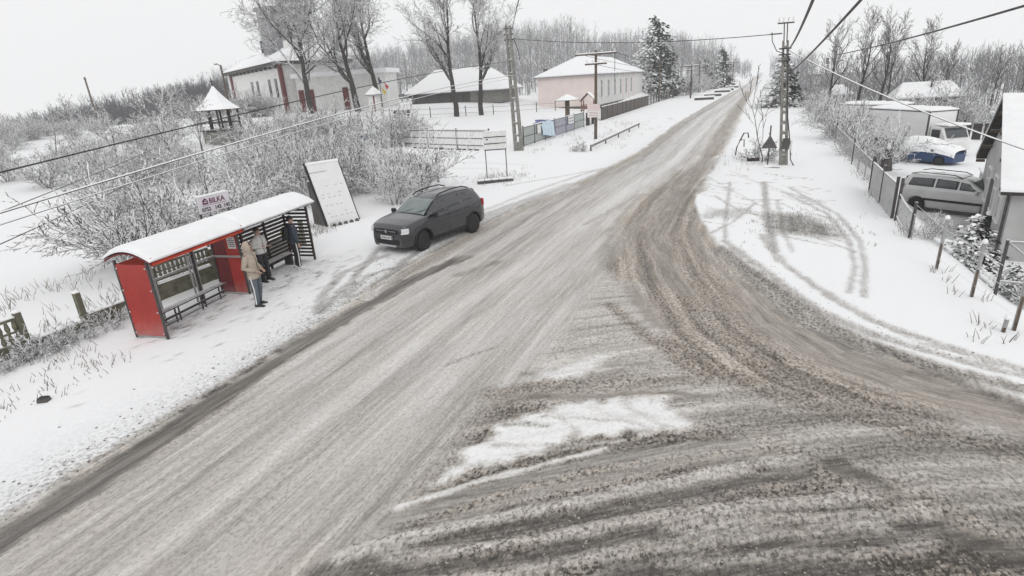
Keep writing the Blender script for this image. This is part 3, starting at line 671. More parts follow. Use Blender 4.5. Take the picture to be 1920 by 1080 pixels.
# ------------------------------------------------------------------ shrubs
def clearing(x, y):
    return abs(x*.652+y*.758) < 2.8 and 30 < math.hypot(x, y) < 70      # the open strip before the bell pavilion
lb = 'snow-covered bare shrub in the thicket behind the bus shelter'
rng = np.random.default_rng(21)
put_tree(BIGBUSH, 'shrub', 'big fan-shaped snowy shrub behind the red shelter', -19.6, 12.3, 1.0, 1, cat='shrub')
put_tree(BIGBUSH, 'shrub', 'snowy fan-shaped shrub behind the white phone-number sign', -20.6, 16.6, .95, 3, cat='shrub')
for i in range(30):
    t = rng.random(); x = -17.6-t*16+rng.normal(0, 1.0); y = 18+rng.random()*9+t*12
    if x > -17.4 and y < 23: x -= 2
    if y > 30 and x > -20: x -= 5
    put_tree(BUSH[i % 3], 'shrub', lb, x, y, rng.uniform(.85, 1.2), rng.uniform(0, 6), 'thicket shrubs', 'shrub')
lb = 'snow-covered shrub in the field left of the thicket'
for i in range(26):
    x = rng.uniform(-46, -25); y = 13+(-x-25)*.75+rng.uniform(-1, 9)
    if clearing(x, y): continue
    put_tree(BUSH[i % 3], 'shrub', lb, x, y, rng.uniform(.7, 1.05), rng.uniform(0, 6), 'field shrubs', 'shrub')
lb = 'snow-covered bare shrub in the scrub around the bell pavilion'
for i in range(24):
    x = rng.uniform(-58, -32); y = rng.uniform(33, 52)+(-x-32)*.25
    if clearing(x, y): continue
    put_tree(BUSH[i % 3], 'shrub', lb, x, y, rng.uniform(1.0, 1.5), rng.uniform(0, 6), 'pavilion scrub', 'shrub')
lb = 'tall snowy shrub growing in front of the church wall'
for i in range(12):
    x = rng.uniform(-92, -68); put_tree(BUSH[i % 3], 'shrub', lb, x, 70+(-x-54)*.12+rng.uniform(-4, 3), rng.uniform(1.1, 1.6), rng.uniform(0, 6), 'church shrubs', 'shrub')
lb = 'snowy scrub bush on the far left field below the wood'
for i in range(60):
    x = rng.uniform(-100, -46); y = 24+rng.uniform(0, 22)+(-x-46)*.12
    if clearing(x, y): continue
    put_tree(BUSH[i % 3], 'shrub', lb, x, y, rng.uniform(.6, 1.0), rng.uniform(0, 6), 'field edge scrub', 'shrub')
lb = 'snowy hedge shrub along the right-hand path beside the fence'
for i in range(18):
    y = 41+i*2.9+rng.normal(0, .6); put_tree(BUSH[i % 3], 'shrub', lb, 6.0+rng.normal(0, .6)+.01*(y-40), y, rng.uniform(.85, 1.15), rng.uniform(0, 6), 'right hedge', 'shrub')
lb = 'snowy orchard shrub around the low sheds beyond the yard'
for i in range(20):
    put_tree(BUSH[i % 3], 'shrub', lb, rng.uniform(13, 36), rng.uniform(64, 84), rng.uniform(1.0, 1.6), rng.uniform(0, 6), 'orchard shrubs', 'shrub')
lb = 'snowy roadside shrub between the fence and the far firs'
for i in range(16):
    y = rng.uniform(140, 230); put_tree(BUSH[i % 3], 'shrub', lb, -11.5-rng.random()*9-(230-y)*.02, y, rng.uniform(1.2, 2.2), rng.uniform(0, 6), 'far roadside shrubs', 'shrub')
lb = 'low snowy clump at the foot of the left concrete fence'
for i, (x, y) in enumerate(((-15.2, 6.0), (-15.15, 6.4), (-15.2, 6.8), (-15.2, 7.15), (-15.25, 7.5), (-15.3, 8.3), (-15.1, 5.5))):
    put_tree(CLUMP, 'weed_clump', lb, x, y, .42+.1*(i % 3), i*1.3, 'weeds by the left fence', 'weed')
put_tree(BUSH[1], 'shrub', 'dense dark bush behind the corrugated fence panel', 5.05, 21.0, .4, 2, cat='shrub')
put_tree(CLUMP, 'shrub', 'bare snowy rose bush by the grey-green shed in the yard', 10.4, 34.0, 1.3, 2, cat='shrub')
put_tree(CLUMP, 'shrub', 'scraggy snowy bush beside the right concrete pole', .0, 37.9, 1.25, 4, cat='shrub')
put_tree(CLUMP, 'shrub', 'low dead brush by the end of the guard rail', -12.9, 43.4, .8, 4, cat='shrub')
t = thing('sapling', 'thin leafless sapling beside the triangular sign', 'tree', (.2, 37.2, 0))
MB().tubes(grow(77, 4.0, .035, kids=(1.3, 1, .6), start=(.25, .3, .3), ratio=(.7, .5, .5), tilt=(.5, .5, .5), up=(0, .12, .1), lv=2, nseg=(7, 5, 3), rmin=.013, lean=(-.25, 0)), 4).build('stem', M['bark'], t)
# dry grass poking through the snow
rng = np.random.default_rng(31); bl = []
def tuft(x, y, n, h, s):
    for _ in range(n):
        xx, yy = x+rng.normal(0, s), y+rng.normal(0, s); z = g(xx, yy)+.05; a = rng.uniform(0, 6.28); l = h*rng.uniform(.4, 1.2)
        p = np.array([xx, yy, z]); q = p+np.array([math.cos(a)*l*.5, math.sin(a)*l*.5, l]); bl.append((np.array([p, (p+q)/2+(0, 0, .06*l), q]), np.array([.007, .006, .003])))
for i in range(110): tuft(rng.uniform(-22, -15.9), rng.uniform(5, 14), 5, .3, .12)
for i in range(40): tuft(rng.uniform(-15.2, -12.4), rng.uniform(4.3, 7.5), 5, .16, .15)
for i in range(60): tuft(rng.normal(-14.3, .8), rng.normal(31, 1.2), 6, .22, .2)
for i in range(70): tuft(rng.uniform(-18.6, -9.5), rng.uniform(42, 75), 6, .3, .25)
for i in range(50): tuft(rng.uniform(-17.6, -15.8), rng.uniform(15, 19), 6, .28, .2)
for i in range(60): tuft(rng.normal(1.4, 1.2), rng.normal(22.3, 1.2), 5, .12, .2)
for i in range(30): tuft(rng.normal(4.6, .15), rng.uniform(12, 40), 6, .25, .12)
for i in range(20): tuft(rng.normal(0, 1.0), rng.normal(37.5, 1.4), 6, .3, .2)
tag(MB().tubes(bl, 3).build('dry_grass', M['soil']), 'dry grass stalks poking through the roadside snow', 'grass', kind='stuff')

# ------------------------------------------------------------------ buildings
def snow_slab(mb, P, th, n=10, m=6, seed=0, rag=.06):
    """a rounded blanket of snow on a bilinear patch P (4 corners, in order)"""
    P = [np.array(p, float) for p in P]; r = np.random.default_rng(seed)
    u = np.linspace(0, 1, n); v = np.linspace(0, 1, m); U, V = np.meshgrid(u, v, indexing='ij')
    base = ((1-U)*(1-V))[..., None]*P[0]+(U*(1-V))[..., None]*P[1]+(U*V)[..., None]*P[2]+((1-U)*V)[..., None]*P[3]
    e = np.minimum(np.minimum(U, 1-U)*n, np.minimum(V, 1-V)*m); h = th*(.35+.65*np.clip(e, 0, 1))*(1+r.normal(0, rag, U.shape))
    top = base.copy(); top[..., 2] += h; bot = base.copy(); bot[..., 2] -= .01
    mb.grid(top); mb.grid(bot[::-1])
    def strip(a, b): mb.grid(np.stack([a, b], 0))
    strip(bot[0], top[0]); strip(top[-1], bot[-1]); strip(top[:, 0], bot[:, 0]); strip(bot[:, -1], top[:, -1])
    return mb
def hip_roof(o, x0, x1, y0, y1, z0, z1, inset, m, along='y'):
    b = MB(); s = MB(); xm, ym = (x0+x1)/2, (y0+y1)/2
    if along == 'y': r0, r1 = (xm, y0+inset, z1), (xm, y1-inset, z1)
    else: r0, r1 = (x0+inset, ym, z1), (x1-inset, ym, z1)
    c = [(x0, y0, z0), (x1, y0, z0), (x1, y1, z0), (x0, y1, z0)]
    V = c+[r0, r1]+[(x, y, z0-.12) for x, y, _ in c]
    F = [(0, 1, 4), (1, 2, 5, 4), (2, 3, 5), (3, 0, 4, 5)] if along == 'y' else [(0, 1, 5, 4), (1, 2, 5), (2, 3, 4, 5), (3, 0, 4)]
    F += [(6, 7, 1, 0), (7, 8, 2, 1), (8, 9, 3, 2), (9, 6, 0, 3), (9, 8, 7, 6)]
    b.add(V, F); roof = b.build('roof', m, o)
    k = [(x*.995+xm*.005, y*.995+ym*.005, z) for x, y, z in c]
    T = lambda p, d: (p[0], p[1], p[2]+d)
    V = [T(p, .015) for p in k]+[T(r0, .05), T(r1, .05)]+[T(p, .17) for p in k]+[T(r0, .24), T(r1, .24)]
    F = [(6+0, 6+1, 10), (7, 8, 11, 10), (8, 9, 11), (9, 6, 10, 11)] if along == 'y' else [(6, 7, 11, 10), (7, 8, 11), (8, 9, 10, 11), (9, 6, 10)]
    F += [(0, 1, 7, 6), (1, 2, 8, 7), (2, 3, 9, 8), (3, 0, 6, 9)]
    s.add(V, F); s.build('snow_cover', M['snow'], roof)
    return roof
def window(o, c, w, h, face, frame=M['white'], bars=True):
    """c on the wall plane; face: outward unit vector along x or y"""
    f = np.array(face, float); r = np.array([-f[1], f[0], 0]); c = np.array(c, float)
    def bx(mb, du, dz, w_, h_, out, th):
        d = np.abs(r)*w_+np.abs(f)*th; mb.box(c+r*du+np.array([0, 0, dz])+f*out, (d[0], d[1], h_))
    fr = MB(); t = .09
    bx(fr, 0, h/2, w+2*t, t, .03, .1); bx(fr, 0, -h/2, w+2*t, t, .03, .12); bx(fr, -w/2, 0, t, h-t, .03, .09); bx(fr, w/2, 0, t, h-t, .03, .09)
    if bars: bx(fr, 0, h*.15, w-t, .07, .03, .06); bx(fr, 0, 0, .06, h-t, .035, .05)
    wn = fr.build('window', frame, o); p = MB(); bx(p, 0, 0, w-.02, h-.02, .012, .03); p.build('pane', M['pane'], wn); return wn

# pink building with hip roof
b = thing('pink_building', 'pale pink single-storey building with snow-covered hip roof and tall windows', 'building', (-29.4, 92, 0))
zb = .3
def wl(name, mt, c, d): return MB().box(c, d).build(name, mt, b)
wl('wall', M['pink'], (0, .15, 3.45), (9.7, .3, 4.7)); wl('wall', M['greywhite'], (4.75, 19.2, 3.45), (.3, 37.7, 4.7))
wl('wall', M['pink'], (-4.75, 19.2, 3.45), (.3, 37.7, 4.7)); wl('wall', M['pink'], (0, 38, 3.45), (9.7, .3, 4.7))
wl('plinth', M['plinth'], (0, 19, .55), (9.95, 38.4, 1.1))
rf = hip_roof(b, -5.35, 5.35, -.5, 38.6, 5.8, 8.7, 8.0, M['tin'])
MB().box((-1.2, 15, 8.9), (2.2, .7, 1.2)).build('chimney', M['greywhite'], rf)
MB().box((-4.2, 2.2, 6.75), (.5, .5, .7)).build('chimney', M['plinth'], rf)
for i in range(6):
    window(b, (4.9, 3.2+i*4.6, 3.55), 1.15, 2.6, (1, 0, 0))
for i in range(7): MB().box((4.93, .9+i*4.6, 3.45), (.1, .55, 4.5)).build('pilaster', M['pink'] if i > 3 else M['white'], b)
MB().cyl((4.85, -.1, .5), (4.85, -.1, 5.7), .09).build('downpipe', M['plinth'], b)
MB().cyl((4.95, 12.3, 4.5), (4.95, 12.3, 9.3), .05).build('antenna_mast', M['steel'], b)

# grey shed
b = thing('grey_shed', 'long low dark grey shed with steep snow roof behind bare trees', 'shed', (-50.5, 97, 2.3))
MB().box((-3, 0, 1.0), (12, 7, 2.0)).build('wall', M['plinth'], b); MB().box((6, 0, 1.1), (6, 6.9, 2.2)).build('wall', M['concrete'], b)
rf = hip_roof(b, -10, 10, -4.3, 4.3, 2.1, 5.8, 4.5, M['tin'], 'x')
window(b, (5.0, -3.46, 1.2), .8, .8, (0, -1, 0), M['plinth'], False)
for i in range(5): MB().box((-8+i*2.4, -3.52, 1.0), (.1, .06, 1.9)).build('batten', M['darkwood'], b)

# church
b = thing('church', 'white church with grey tin-clad towers and brick-red pilasters', 'church', (-76.2, 80, 1.9))
ang = math.atan2(20, -35); L = 40
cc = MB(); ux, uy = math.cos(ang), math.sin(ang); nx_, ny_ = uy, -ux   # along the long wall, and to its inner side
def cpt(s, d, z): return np.array([ux*s+nx_*d, uy*s+ny_*d, z])
Mr = Matrix.Rotation(ang, 3, 'Z')
def cb(name, mt, s, d, z, dims, parent=b): return MB().box(cpt(s, d, z), dims, rot=Mr).build(name, mt, parent)
cb('wall', M['greywhite'], L/2, 6, 4.4, (L, 12, 8.8))
cb('cornice', M['plinth'], L/2, 6, 8.95, (L+1.6, 13.6, .5)); mb = MB()
z0 = 9.2
V = [cpt(-1, -1, z0), cpt(L+1, -1, z0), cpt(L+1, 13, z0), cpt(-1, 13, z0), cpt(5, 6, 13), cpt(L-5, 6, 13)]
mb.add(V, [(0, 1, 5, 4), (1, 2, 5), (2, 3, 4, 5), (3, 0, 4)]); mb.build('roof', M['snow'], b)
for s in (0.2, 36): cb('pilaster', M['brick'], s, -.05, 4.6, (1.2, .5, 8.4))
for s in (4, 8, 16, 20): cb('window', M['pane'], s, -.02, 5.0, (1.1, .25, 3.2))
for i in range(12): cb('cornice_bracket', M['plinth'], 2+i*3, -.35, 8.45, (.5, .5, .5))
def tower(sx_, d, r, z1, z2, label):
    p = cpt(sx_, d, 0); mb = MB().lathe([(r, 8), (r, z1)], (p[0], p[1], 0), 10); t = mb.build('tower', M['greywhite'], b)
    MB().lathe([(r*1.02, z1), (r*1.02, z2), (r*1.18, z2+.1), (r*1.18, z2+.5)], (p[0], p[1], 0), 10).build('drum', M['tin'], t)
    MB().lathe([(r*1.1, z2+.5), (r*.8, z2+1.4), (r*.25, z2+2.3), (.05, z2+2.8)], (p[0], p[1], 0), 10).build('dome', M['snow'], t)
    for k in range(5):
        a = k*2*math.pi/5; MB().box((p[0]+math.cos(a)*r*1.0, p[1]+math.sin(a)*r*1.0, z1+1.6), (.7, .7, 2.2), rz=a).build('window', M['pane'], t)
tower(14, 5, 3.2, 11.0, 18.6, ''); tower(6.5, 6, 2.7, 13, 23.0, '')
# porch side facing the trees on the right
ang2 = math.atan2(4, 15); Mr2 = Matrix.Rotation(ang2, 3, 'Z')
def c2(name, mt, s, d, z, dims): return MB().box((math.cos(ang2)*s+math.sin(ang2)*-d*-1, math.sin(ang2)*s+math.cos(ang2)*d, z), dims, rot=Mr2).build(name, mt, b)
c2('porch_wall', M['greywhite'], 8.5, 3.5, 3.2, (16, 6, 6.4)); c2('porch_roof', M['snow'], 8.5, 3.5, 6.7, (17, 7, .7))
for s in (2.6, 4.4, 10.6): c2('pilaster', M['brick'], s+.2, .35, 2.2, (1.0, .7, 4.4))
for s in (6.0, 12.6): c2('niche', M['pane'], s, .42, 1.5, (.6, .3, 2.2))
c2('door', M['plinth'], 8.2, .42, 1.5, (1.9, .3, 3.0))

# bell pavilion
b = thing('bell_pavilion', 'timber bell pavilion with snowy bell-shaped roof and stone base', 'pavilion', (-52.3, 45, .1))
MB().box((0, 0, 1.2), (2.7, 2.7, 2.4)).build('base', M['concrete'], b); MB().box((0, 0, 2.45), (3.0, 3.0, .16)).build('floor', M['darkwood'], b)
for sx_ in (-1, 0, 1):
    for sy_ in (-1, 0, 1):
        if sx_ or sy_: MB().box((sx_*1.3, sy_*1.3, 3.45), (.14, .14, 2.0)).build('post', M['darkwood'], b)
for a, c in ((0, (0, -1.3)), (0, (0, 1.3)), (1, (-1.3, 0)), (1, (1.3, 0))): MB().box((c[0], c[1], 3.2), (2.5, .08, .1) if not a else (.08, 2.5, .1)).build('railing', M['darkwood'], b)
rf = MB().lathe([(2.3, 4.45), (2.2, 4.6), (1.6, 5.0), (1.0, 5.6), (.5, 6.2), (.06, 6.8)], (0, 0, 0), 8, a0=.39).build('roof', M['snow'], b)
MB().lathe([(2.34, 4.4), (2.34, 4.5)], (0, 0, 0), 8, a0=.39).build('eave', M['darkwood'], rf)
MB().box((0, 0, 7.15), (.06, .06, .9)).box((0, 0, 7.25), (.45, .05, .06)).build('cross', M['darkwood'], rf)

# the house at the right edge
b = thing('gable_house', 'grey rendered house with snowy gable roof at the right edge', 'house', (8.7, 28.2, -1.6), math.radians(-10))
hw = 4.1
MB().prism([(-hw, 0), (hw, 0), (hw, 2.6), (0, 5.15), (-hw, 2.6)], 9, 'x').build('wall', mat('grey_render', (.40, .40, .395), .9, .12, 1.5, bump=.2), b)
def slope(sy_):
    mb = MB(); th = .14
    P = [(-.35, sy_*(hw+.3), 2.41), (9.5, sy_*(hw+.3), 2.41), (9.5, 0, 5.25), (-.35, 0, 5.25)]
    V = P+[(x, y, z+th) for x, y, z in P]; F = [(0, 1, 2, 3), (7, 6, 5, 4), (0, 4, 5, 1), (1, 5, 6, 2), (2, 6, 7, 3), (3, 7, 4, 0)]
    r = mb.add(V, F).build('roof_slope', M['darkwood'], b)
    s = MB(); snow_slab(s, [(-.38, sy_*(hw+.33), 2.54), (9.5, sy_*(hw+.33), 2.54), (9.5, 0, 5.4), (-.38, 0, 5.4)], .2, 20, 10, 3); s.build('snow_cover', M['snow'], r, True)
slope(-1); slope(1)
for yy_ in (-2.2, -.6, 1.6): window(b, (0, yy_, 1.75), .8, 1.35, (-1, 0, 0), M['white'])
MB().box((-.03, .55, 1.05), (.06, .9, 2.05)).build('door', M['plinth'], b)
MB().cyl((-.08, -hw+.1, 0), (-.08, -hw+.1, 2.5), .05).build('downpipe', M['steel'], b)
MB().box((2.0, -hw-.04, 1.0), (.1, .08, 2.0)).build('pipe', M['steel'], b)
for i in range(7): MB().box((-.19, -hw+.2+i*1.35, 2.75+(2.4-abs(-hw+.2+i*1.35)*.58)-.35), (.32, .08, .12)).build('rafter', M['wood'], b)

# far houses on the right
b = thing('far_house', 'far house with broad snowy roof beside the hedge', 'house', (11.6, 128, -1.6))
MB().box((0, 0, 2.4), (8, 6, 4.8)).build('wall', M['greywhite'], b); hip_roof(b, -4.6, 4.6, -3.5, 3.5, 4.9, 6.9, 2.5, M['tin'], 'x'); MB().box((-1.5, -.6, 6.6), (.5, .5, 2.2)).build('chimney', M['concrete'], b)
b = thing('low_outbuilding', 'grey outbuilding with snowy roof behind the white trucks', 'shed', (17.3, 84, -1.6))
MB().box((0, 0, 1.2), (6, 4, 2.4)).build('wall', M['concrete'], b); hip_roof(b, -3.4, 3.4, -2.5, 2.5, 2.45, 3.9, 1.0, M['tin'], 'x'); MB().cyl((.3, -1, 3), (.3, -1, 4.4), .1).build('chimney', M['steel'], b)
for i in (-1, .2): window(b, (1.2+i, -2.02, 1.4), .5, .5, (0, -1, 0), M['plinth'], False)
b = thing('small_cabin', 'small snow-roofed cabin between the far house and the hedge', 'cabin', (10.2, 104, -1.6))
MB().box((0, 0, 1.1), (3, 3, 2.2)).build('wall', M['concrete'], b); hip_roof(b, -2, 2, -2, 2, 2.2, 3.4, 1.5, M['tin'], 'x')
b = thing('garden_shed', 'grey-green flat shed next to the silver van', 'shed', (10.9, 34.6, -1.6), -.15)
MB().box((0, 0, .75), (1.6, 1.6, 1.5)).build('wall', M['greygreen'], b); s = MB(); snow_slab(s, [(-.9, -.9, 1.5), (.9, -.9, 1.5), (.9, .9, 1.5), (-.9, .9, 1.5)], .22); s.build('snow_cover', M['snow'], b, True)

# clods of slush thrown up along the ruts and the left edge
def clods(name, label, pts, mt, seed):
    r = np.random.default_rng(seed); V = []; Q = []; n = 0
    base = np.array([(-1, -1, 0), (1, -1, 0), (1, 1, 0), (-1, 1, 0), (-.6, -.5, .8), (.5, -.6, .7), (.6, .5, .85), (-.5, .6, .65)], float)
    f = np.array([(4, 5, 6, 7), (0, 1, 5, 4), (1, 2, 6, 5), (2, 3, 7, 6), (3, 0, 4, 7)])
    for x, y, z, s in pts:
        a = r.uniform(0, 6.28); c, d = math.cos(a), math.sin(a); b_ = base*(1+r.normal(0, .18, base.shape))*np.array([s, s*r.uniform(.5, 1.1), s*r.uniform(.4, .9)])
        V.append(np.stack([b_[:, 0]*c-b_[:, 1]*d+x, b_[:, 0]*d+b_[:, 1]*c+y, b_[:, 2]+z-.004], 1)); Q.append(f+n); n += 8
    mb = MB(); mb.addq(np.concatenate(V), np.concatenate(Q)); o = mb.build(name, mt); return tag(o, label, 'slush', kind='stuff')
KZ = {}
def surf(x, y):
    i = np.searchsorted(gx, x); j = np.searchsorted(gy, y); return float(gz.reshape(NX, NY)[min(i, NX-1), min(j, NY-1)])
r = np.random.default_rng(5); P1 = []; P2 = []
for i in range(900):
    y = r.uniform(2.6, 24); e = np.interp(y, [p[1] for p in EDGE_L], [p[0] for p in EDGE_L]); x = e-abs(r.normal(0, .55))+.1
    P1.append((x, y, surf(x, y), r.uniform(.008, .026)))
for q, sp, n_, s0 in ((A1, .35, 200, .028), (A3, .35, 260, .03), (A4, .4, 220, .03), (A6, .3, 120, .025), (RUT_B3, .5, 200, .028), (RUT_B1, .6, 200, .03), (CLODBAND, .2, 240, .03), (DIAG, .35, 120, .025), (V1, .35, 160, .028), (RUT_B5, .3, 120, .025)):
    q = np.array(q); 
    for i in range(n_):
        k = r.integers(0, len(q)-1); t = r.random(); p = q[k]+(q[k+1]-q[k])*t+r.normal(0, sp, 2); 
        if p[1] < 1.6: continue
        P2.append((p[0], p[1], surf(p[0], p[1]), s0*r.uniform(.25, .75)))
clods('dirt_specks', 'dark slush specks thrown onto the snow along the left road edge', P1, mat('dirt_speck', (.16, .15, .14), .9, .4, 20), 1)
clods('slush_clods', 'dirty clods of slush along the tyre ruts of the junction', P2, mat('slush_clod', (.34, .305, .27), .9, .35, 12), 2)

# ------------------------------------------------------------------ bus shelters (local x along the kerb, y away from the road)
SH_RZ = math.atan2(6.18, -.97)
def shelter_pt(x, y, z=0):
    c, s = math.cos(SH_RZ), math.sin(SH_RZ); return (-12.87+c*x-s*y, 8.14+s*x+c*y, z)
def shelter_roof(o, x0, x1, D, hz, rise, edge, seed):
    n = 10; prof = []
    for i in range(n+1):
        t = i/n; prof.append((-.22+t*(D+.40), hz+rise*math.sin(math.pi*(.12+.80*t))-rise*math.sin(math.pi*.12)*(1-t)))
    m = MB(); xs = np.linspace(x0, x1, 8)
    m.grid([[(x, y, z) for y, z in prof] for x in xs]); m.grid([[(x, y, z-.03) for y, z in prof] for x in xs[::-1]])
    r = m.build('roof_sheet', edge, o, True)
    s = MB(); rg = np.random.default_rng(seed); xs = np.linspace(x0-.015, x1+.015, 26); top = []; bot = []
    for i, x in enumerate(xs):
        a = []; c = []
        for j, (y, z) in enumerate(prof):
            e = min(1, j*.8+.35, (n-j)*.8+.35)*(min(1, i*.8+.5, (25-i)*.8+.5)); a.append((x, y+(-.03 if j == 0 else .03 if j == n else 0), z+.012+.115*e*(.8+.45*float(fbm(np.array([x*2.1+seed*7]), np.array([y*3.]), 4)[0])+rg.normal(0, .03)))); c.append((x, y, z+.006))
        top.append(a); bot.append(c)
    top = np.array(top); bot = np.array(bot); s.grid(top); s.grid(np.stack([bot[:, 0], top[:, 0]], 0)); s.grid(np.stack([top[:, -1], bot[:, -1]], 0)); s.grid(np.stack([bot[0], top[0]], 0)[::-1]); s.grid(np.stack([bot[-1], top[-1]], 0))
    s.build('snow_cover', M['snow'], r, True)
    e = MB()
    for x in (x0+.02, x1-.02): MB().tubes([(np.array([(x, y, z-.05) for y, z in prof]), np.full(n+1, .022))], 6).build('roof_hoop', edge, o)
D = .92; HZ = 2.02
b = thing('bus_shelter', 'red steel bus shelter with open back and snow-covered curved roof', 'bus shelter', shelter_pt(0, 0), SH_RZ)
for x, y in ((0.03, 0), (0.03, D), (3.05, 0), (3.05, D), (.8, D), (2.28, D)): MB().box((x, y, HZ/2+.02), (.05, .05, HZ)).build('post', M['steel'], b)
def panel(o, name, mt, c, d, bolts=None):
    p = MB().box(c, d).build(name, mt, o)
    if bolts:
        for q in bolts:
            k = MB().lathe([(.022, 0), (.022, .012), (.012, .02)], (0, 0, 0), 8, 'x').build('bolt', M['chrome'], p); k.location = q; k.rotation_euler = (0, 0, math.pi)
    return p
bl = [(.0, y, z) for y in (.05, D-.05) for z in (.2, .75, 1.3, 1.85)]
panel(b, 'side_panel', M['red'], (.025, D/2, 1.03), (.03, D-.05, 1.82), bl)
panel(b, 'back_panel', M['redbright'], (.42, D+.0, 1.03), (.70, .025, 1.82))
MB().box((.38, D-.02, 1.62), (.26, .01, .2)).build('notice', M['greywhite'], b)
for i in range(2): panel(b, 'partition_panel', M['darkred'] if i else M['red'], (3.06, .245+i*.45, 1.03), (.03, .44, 1.82))
nt_ = MB().box((3.035, .22, 1.62), (.012, .26, .34)).build('notice', M['white'], b)
for i in range(5): MB().box((3.028, .22, 1.74-i*.055), (.006, .2 if i else .14, .02)).build('text_line', M['plinth'], nt_)
MB().box((1.54, -.19, HZ+.0), (3.12, .03, .19)).build('fascia', M['redbright'], b)
MB().box((1.54, D+.02, 1.22), (3.0, .05, .05)).build('back_rail', M['mesh'], b)
MB().box((3.02, D/2, 1.22), (.04, D, .05)).build('side_rail', M['mesh'], b)
MB().box((.06, D/2, 1.22), (.03, D, .04)).build('side_rail', M['mesh'], b)
for x in (.83, .95, 2.12, 2.24, 2.36): MB().box((x, D+.03, 1.0), (.045, .03, 1.95)).build('upright', M['mesh'], b)
MB().box((1.54, D-.02, .14), (3.0, .05, .05)).build('base_rail', M['steel'], b); MB().box((.05, D/2, .09), (.05, D, .04)).build('base_rail', M['mesh'], b); MB().box((3.05, D/2, .09), (.05, D, .04)).build('base_rail', M['mesh'], b)
be = MB().box((1.5, .58, .47), (2.7, .05, .035)).box((1.5, .66, .475), (2.7, .06, .035)).box((1.5, .75, .47), (2.7, .06, .035)).build('bench', M['steel'], b)
for x in (.45, 1.0, 1.12, 1.9, 2.02, 2.6): MB().box((x, .62, .24), (.03, .03, .46)).build('bench_leg', M['steel'], be)
MB().box((1.5, .62, .12), (2.6, .03, .03)).box((1.5, .62, .28), (2.6, .025, .025)).build('bench_rail', M['steel'], be)
shelter_roof(b, -.06, 3.12, D, HZ, .31, M['darkred'], 1)

b = thing('bus_shelter', 'dark slatted bus shelter joined to the right of the red one', 'bus shelter', shelter_pt(3.16, 0), SH_RZ)
L2 = 3.35
for x, y in ((.05, 0), (.05, D), (L2-.05, 0), (L2-.05, D), (1.12, D), (2.22, D)): MB().box((x, y, HZ/2+.02), (.06, .06, HZ)).build('post', M['brownslat'], b)
sl = MB().box((0, 0, 0), (1.05, .025, .085)).mesh('slat'); sl.materials.append(M['brownslat'])
se = MB().box((0, 0, 0), (.025, D-.06, .07)).mesh('end_slat'); se.materials.append(M['brownslat'])
for i in range(15):
    for k in range(3):
        o = bpy.data.objects.new('slat', sl); COL.objects.link(o); o.parent = b; o.location = (.58+k*1.09, D+.02, .2+i*.123)
    for x in (L2-.02,):
        o = bpy.data.objects.new('slat', se); COL.objects.link(o); o.parent = b; o.location = (x, D/2, .2+i*.123)
be = MB()
for k in range(3): be.box((1.5, .48+k*.11, .46), (2.6, .08, .03))
be = be.build('bench', mat('snowy_bench_boards', (.16, .14, .13), .8, .3, 6, snow=.35), b)
for x in (.3, 1.5, 2.7): MB().box((x, .60, .22), (.04, .3, .44)).build('bench_leg', M['steel'], be)
MB().box((1.67, -.13, HZ+.02), (3.35, .05, .09)).build('fascia', M['steel'], b)
shelter_roof(b, -.03, L2+.14, D, HZ, .31, M['steel'], 2)

# ------------------------------------------------------------------ lettering
def letters(txt, size, mt, parent, mtx, name='lettering', ext=.004):
    cu = bpy.data.curves.new('t', 'FONT'); cu.body = txt; cu.size = size; cu.extrude = ext; cu.align_x = 'CENTER'; cu.offset = size*.018; cu.resolution_u = 2
    o = bpy.data.objects.new('t', cu); COL.objects.link(o); dg = bpy.context.evaluated_depsgraph_get()
    me = bpy.data.meshes.new_from_object(o.evaluated_get(dg)); bpy.data.objects.remove(o); me.materials.clear(); me.materials.append(mt)
    q = bpy.data.objects.new(name, me); COL.objects.link(q); q.parent = parent; q.matrix_local = mtx; return q
FACE_F = Matrix.Rotation(math.radians(90), 4, 'X')                       # upright text whose front looks along -y
b = thing('shop_sign', 'white sign reading BILKA with a phone number above the red shelter', 'sign', (-15.9, 12.75, .37), math.pi/2); b.scale = (.83, .83, .83)
bd = MB().box((0, 0, 2.42), (1.42, .04, .62)).build('board', mat('sign_white', (.74, .70, .74), .5, .04, 2), b)
pm = mat('sign_purple', (.14, .03, .09), .6, .1, 3)
for x in (-.66, .62): MB().box((x, .05, 1.0), (.06, .05, 3.4)).build('post', M['steel'], b)
letters('BILKA', .27, pm, bd, Matrix.Translation((.13, -.025, 2.43))@FACE_F)
for q_, x_ in (('0752', -.40), ('142', .12), ('142', .53)): letters(q_, .20, M['black'], bd, Matrix.Translation((x_, -.025, 2.17))@FACE_F)
MB().prism([(-.51, 2.42), (-.27, 2.42), (-.27, 2.56), (-.39, 2.66), (-.51, 2.58)], .006, 'y', (0, -.028, 0)).build('emblem', pm, bd)
MB().box((-.39, -.032, 2.50), (.16, .006, .025)).box((-.37, -.032, 2.56), (.11, .006, .02)).build('emblem_band', M['white'], bd)
MB().box((0, -.024, 2.375), (1.1, .006, .01)).build('rule_line', pm, bd)
s = MB(); snow_slab(s, [(-.71, -.035, 2.73), (.71, -.035, 2.73), (.71, .035, 2.73), (-.71, .035, 2.73)], .07, 14, 3); s.build('snow_cap', M['snow'], b, True)

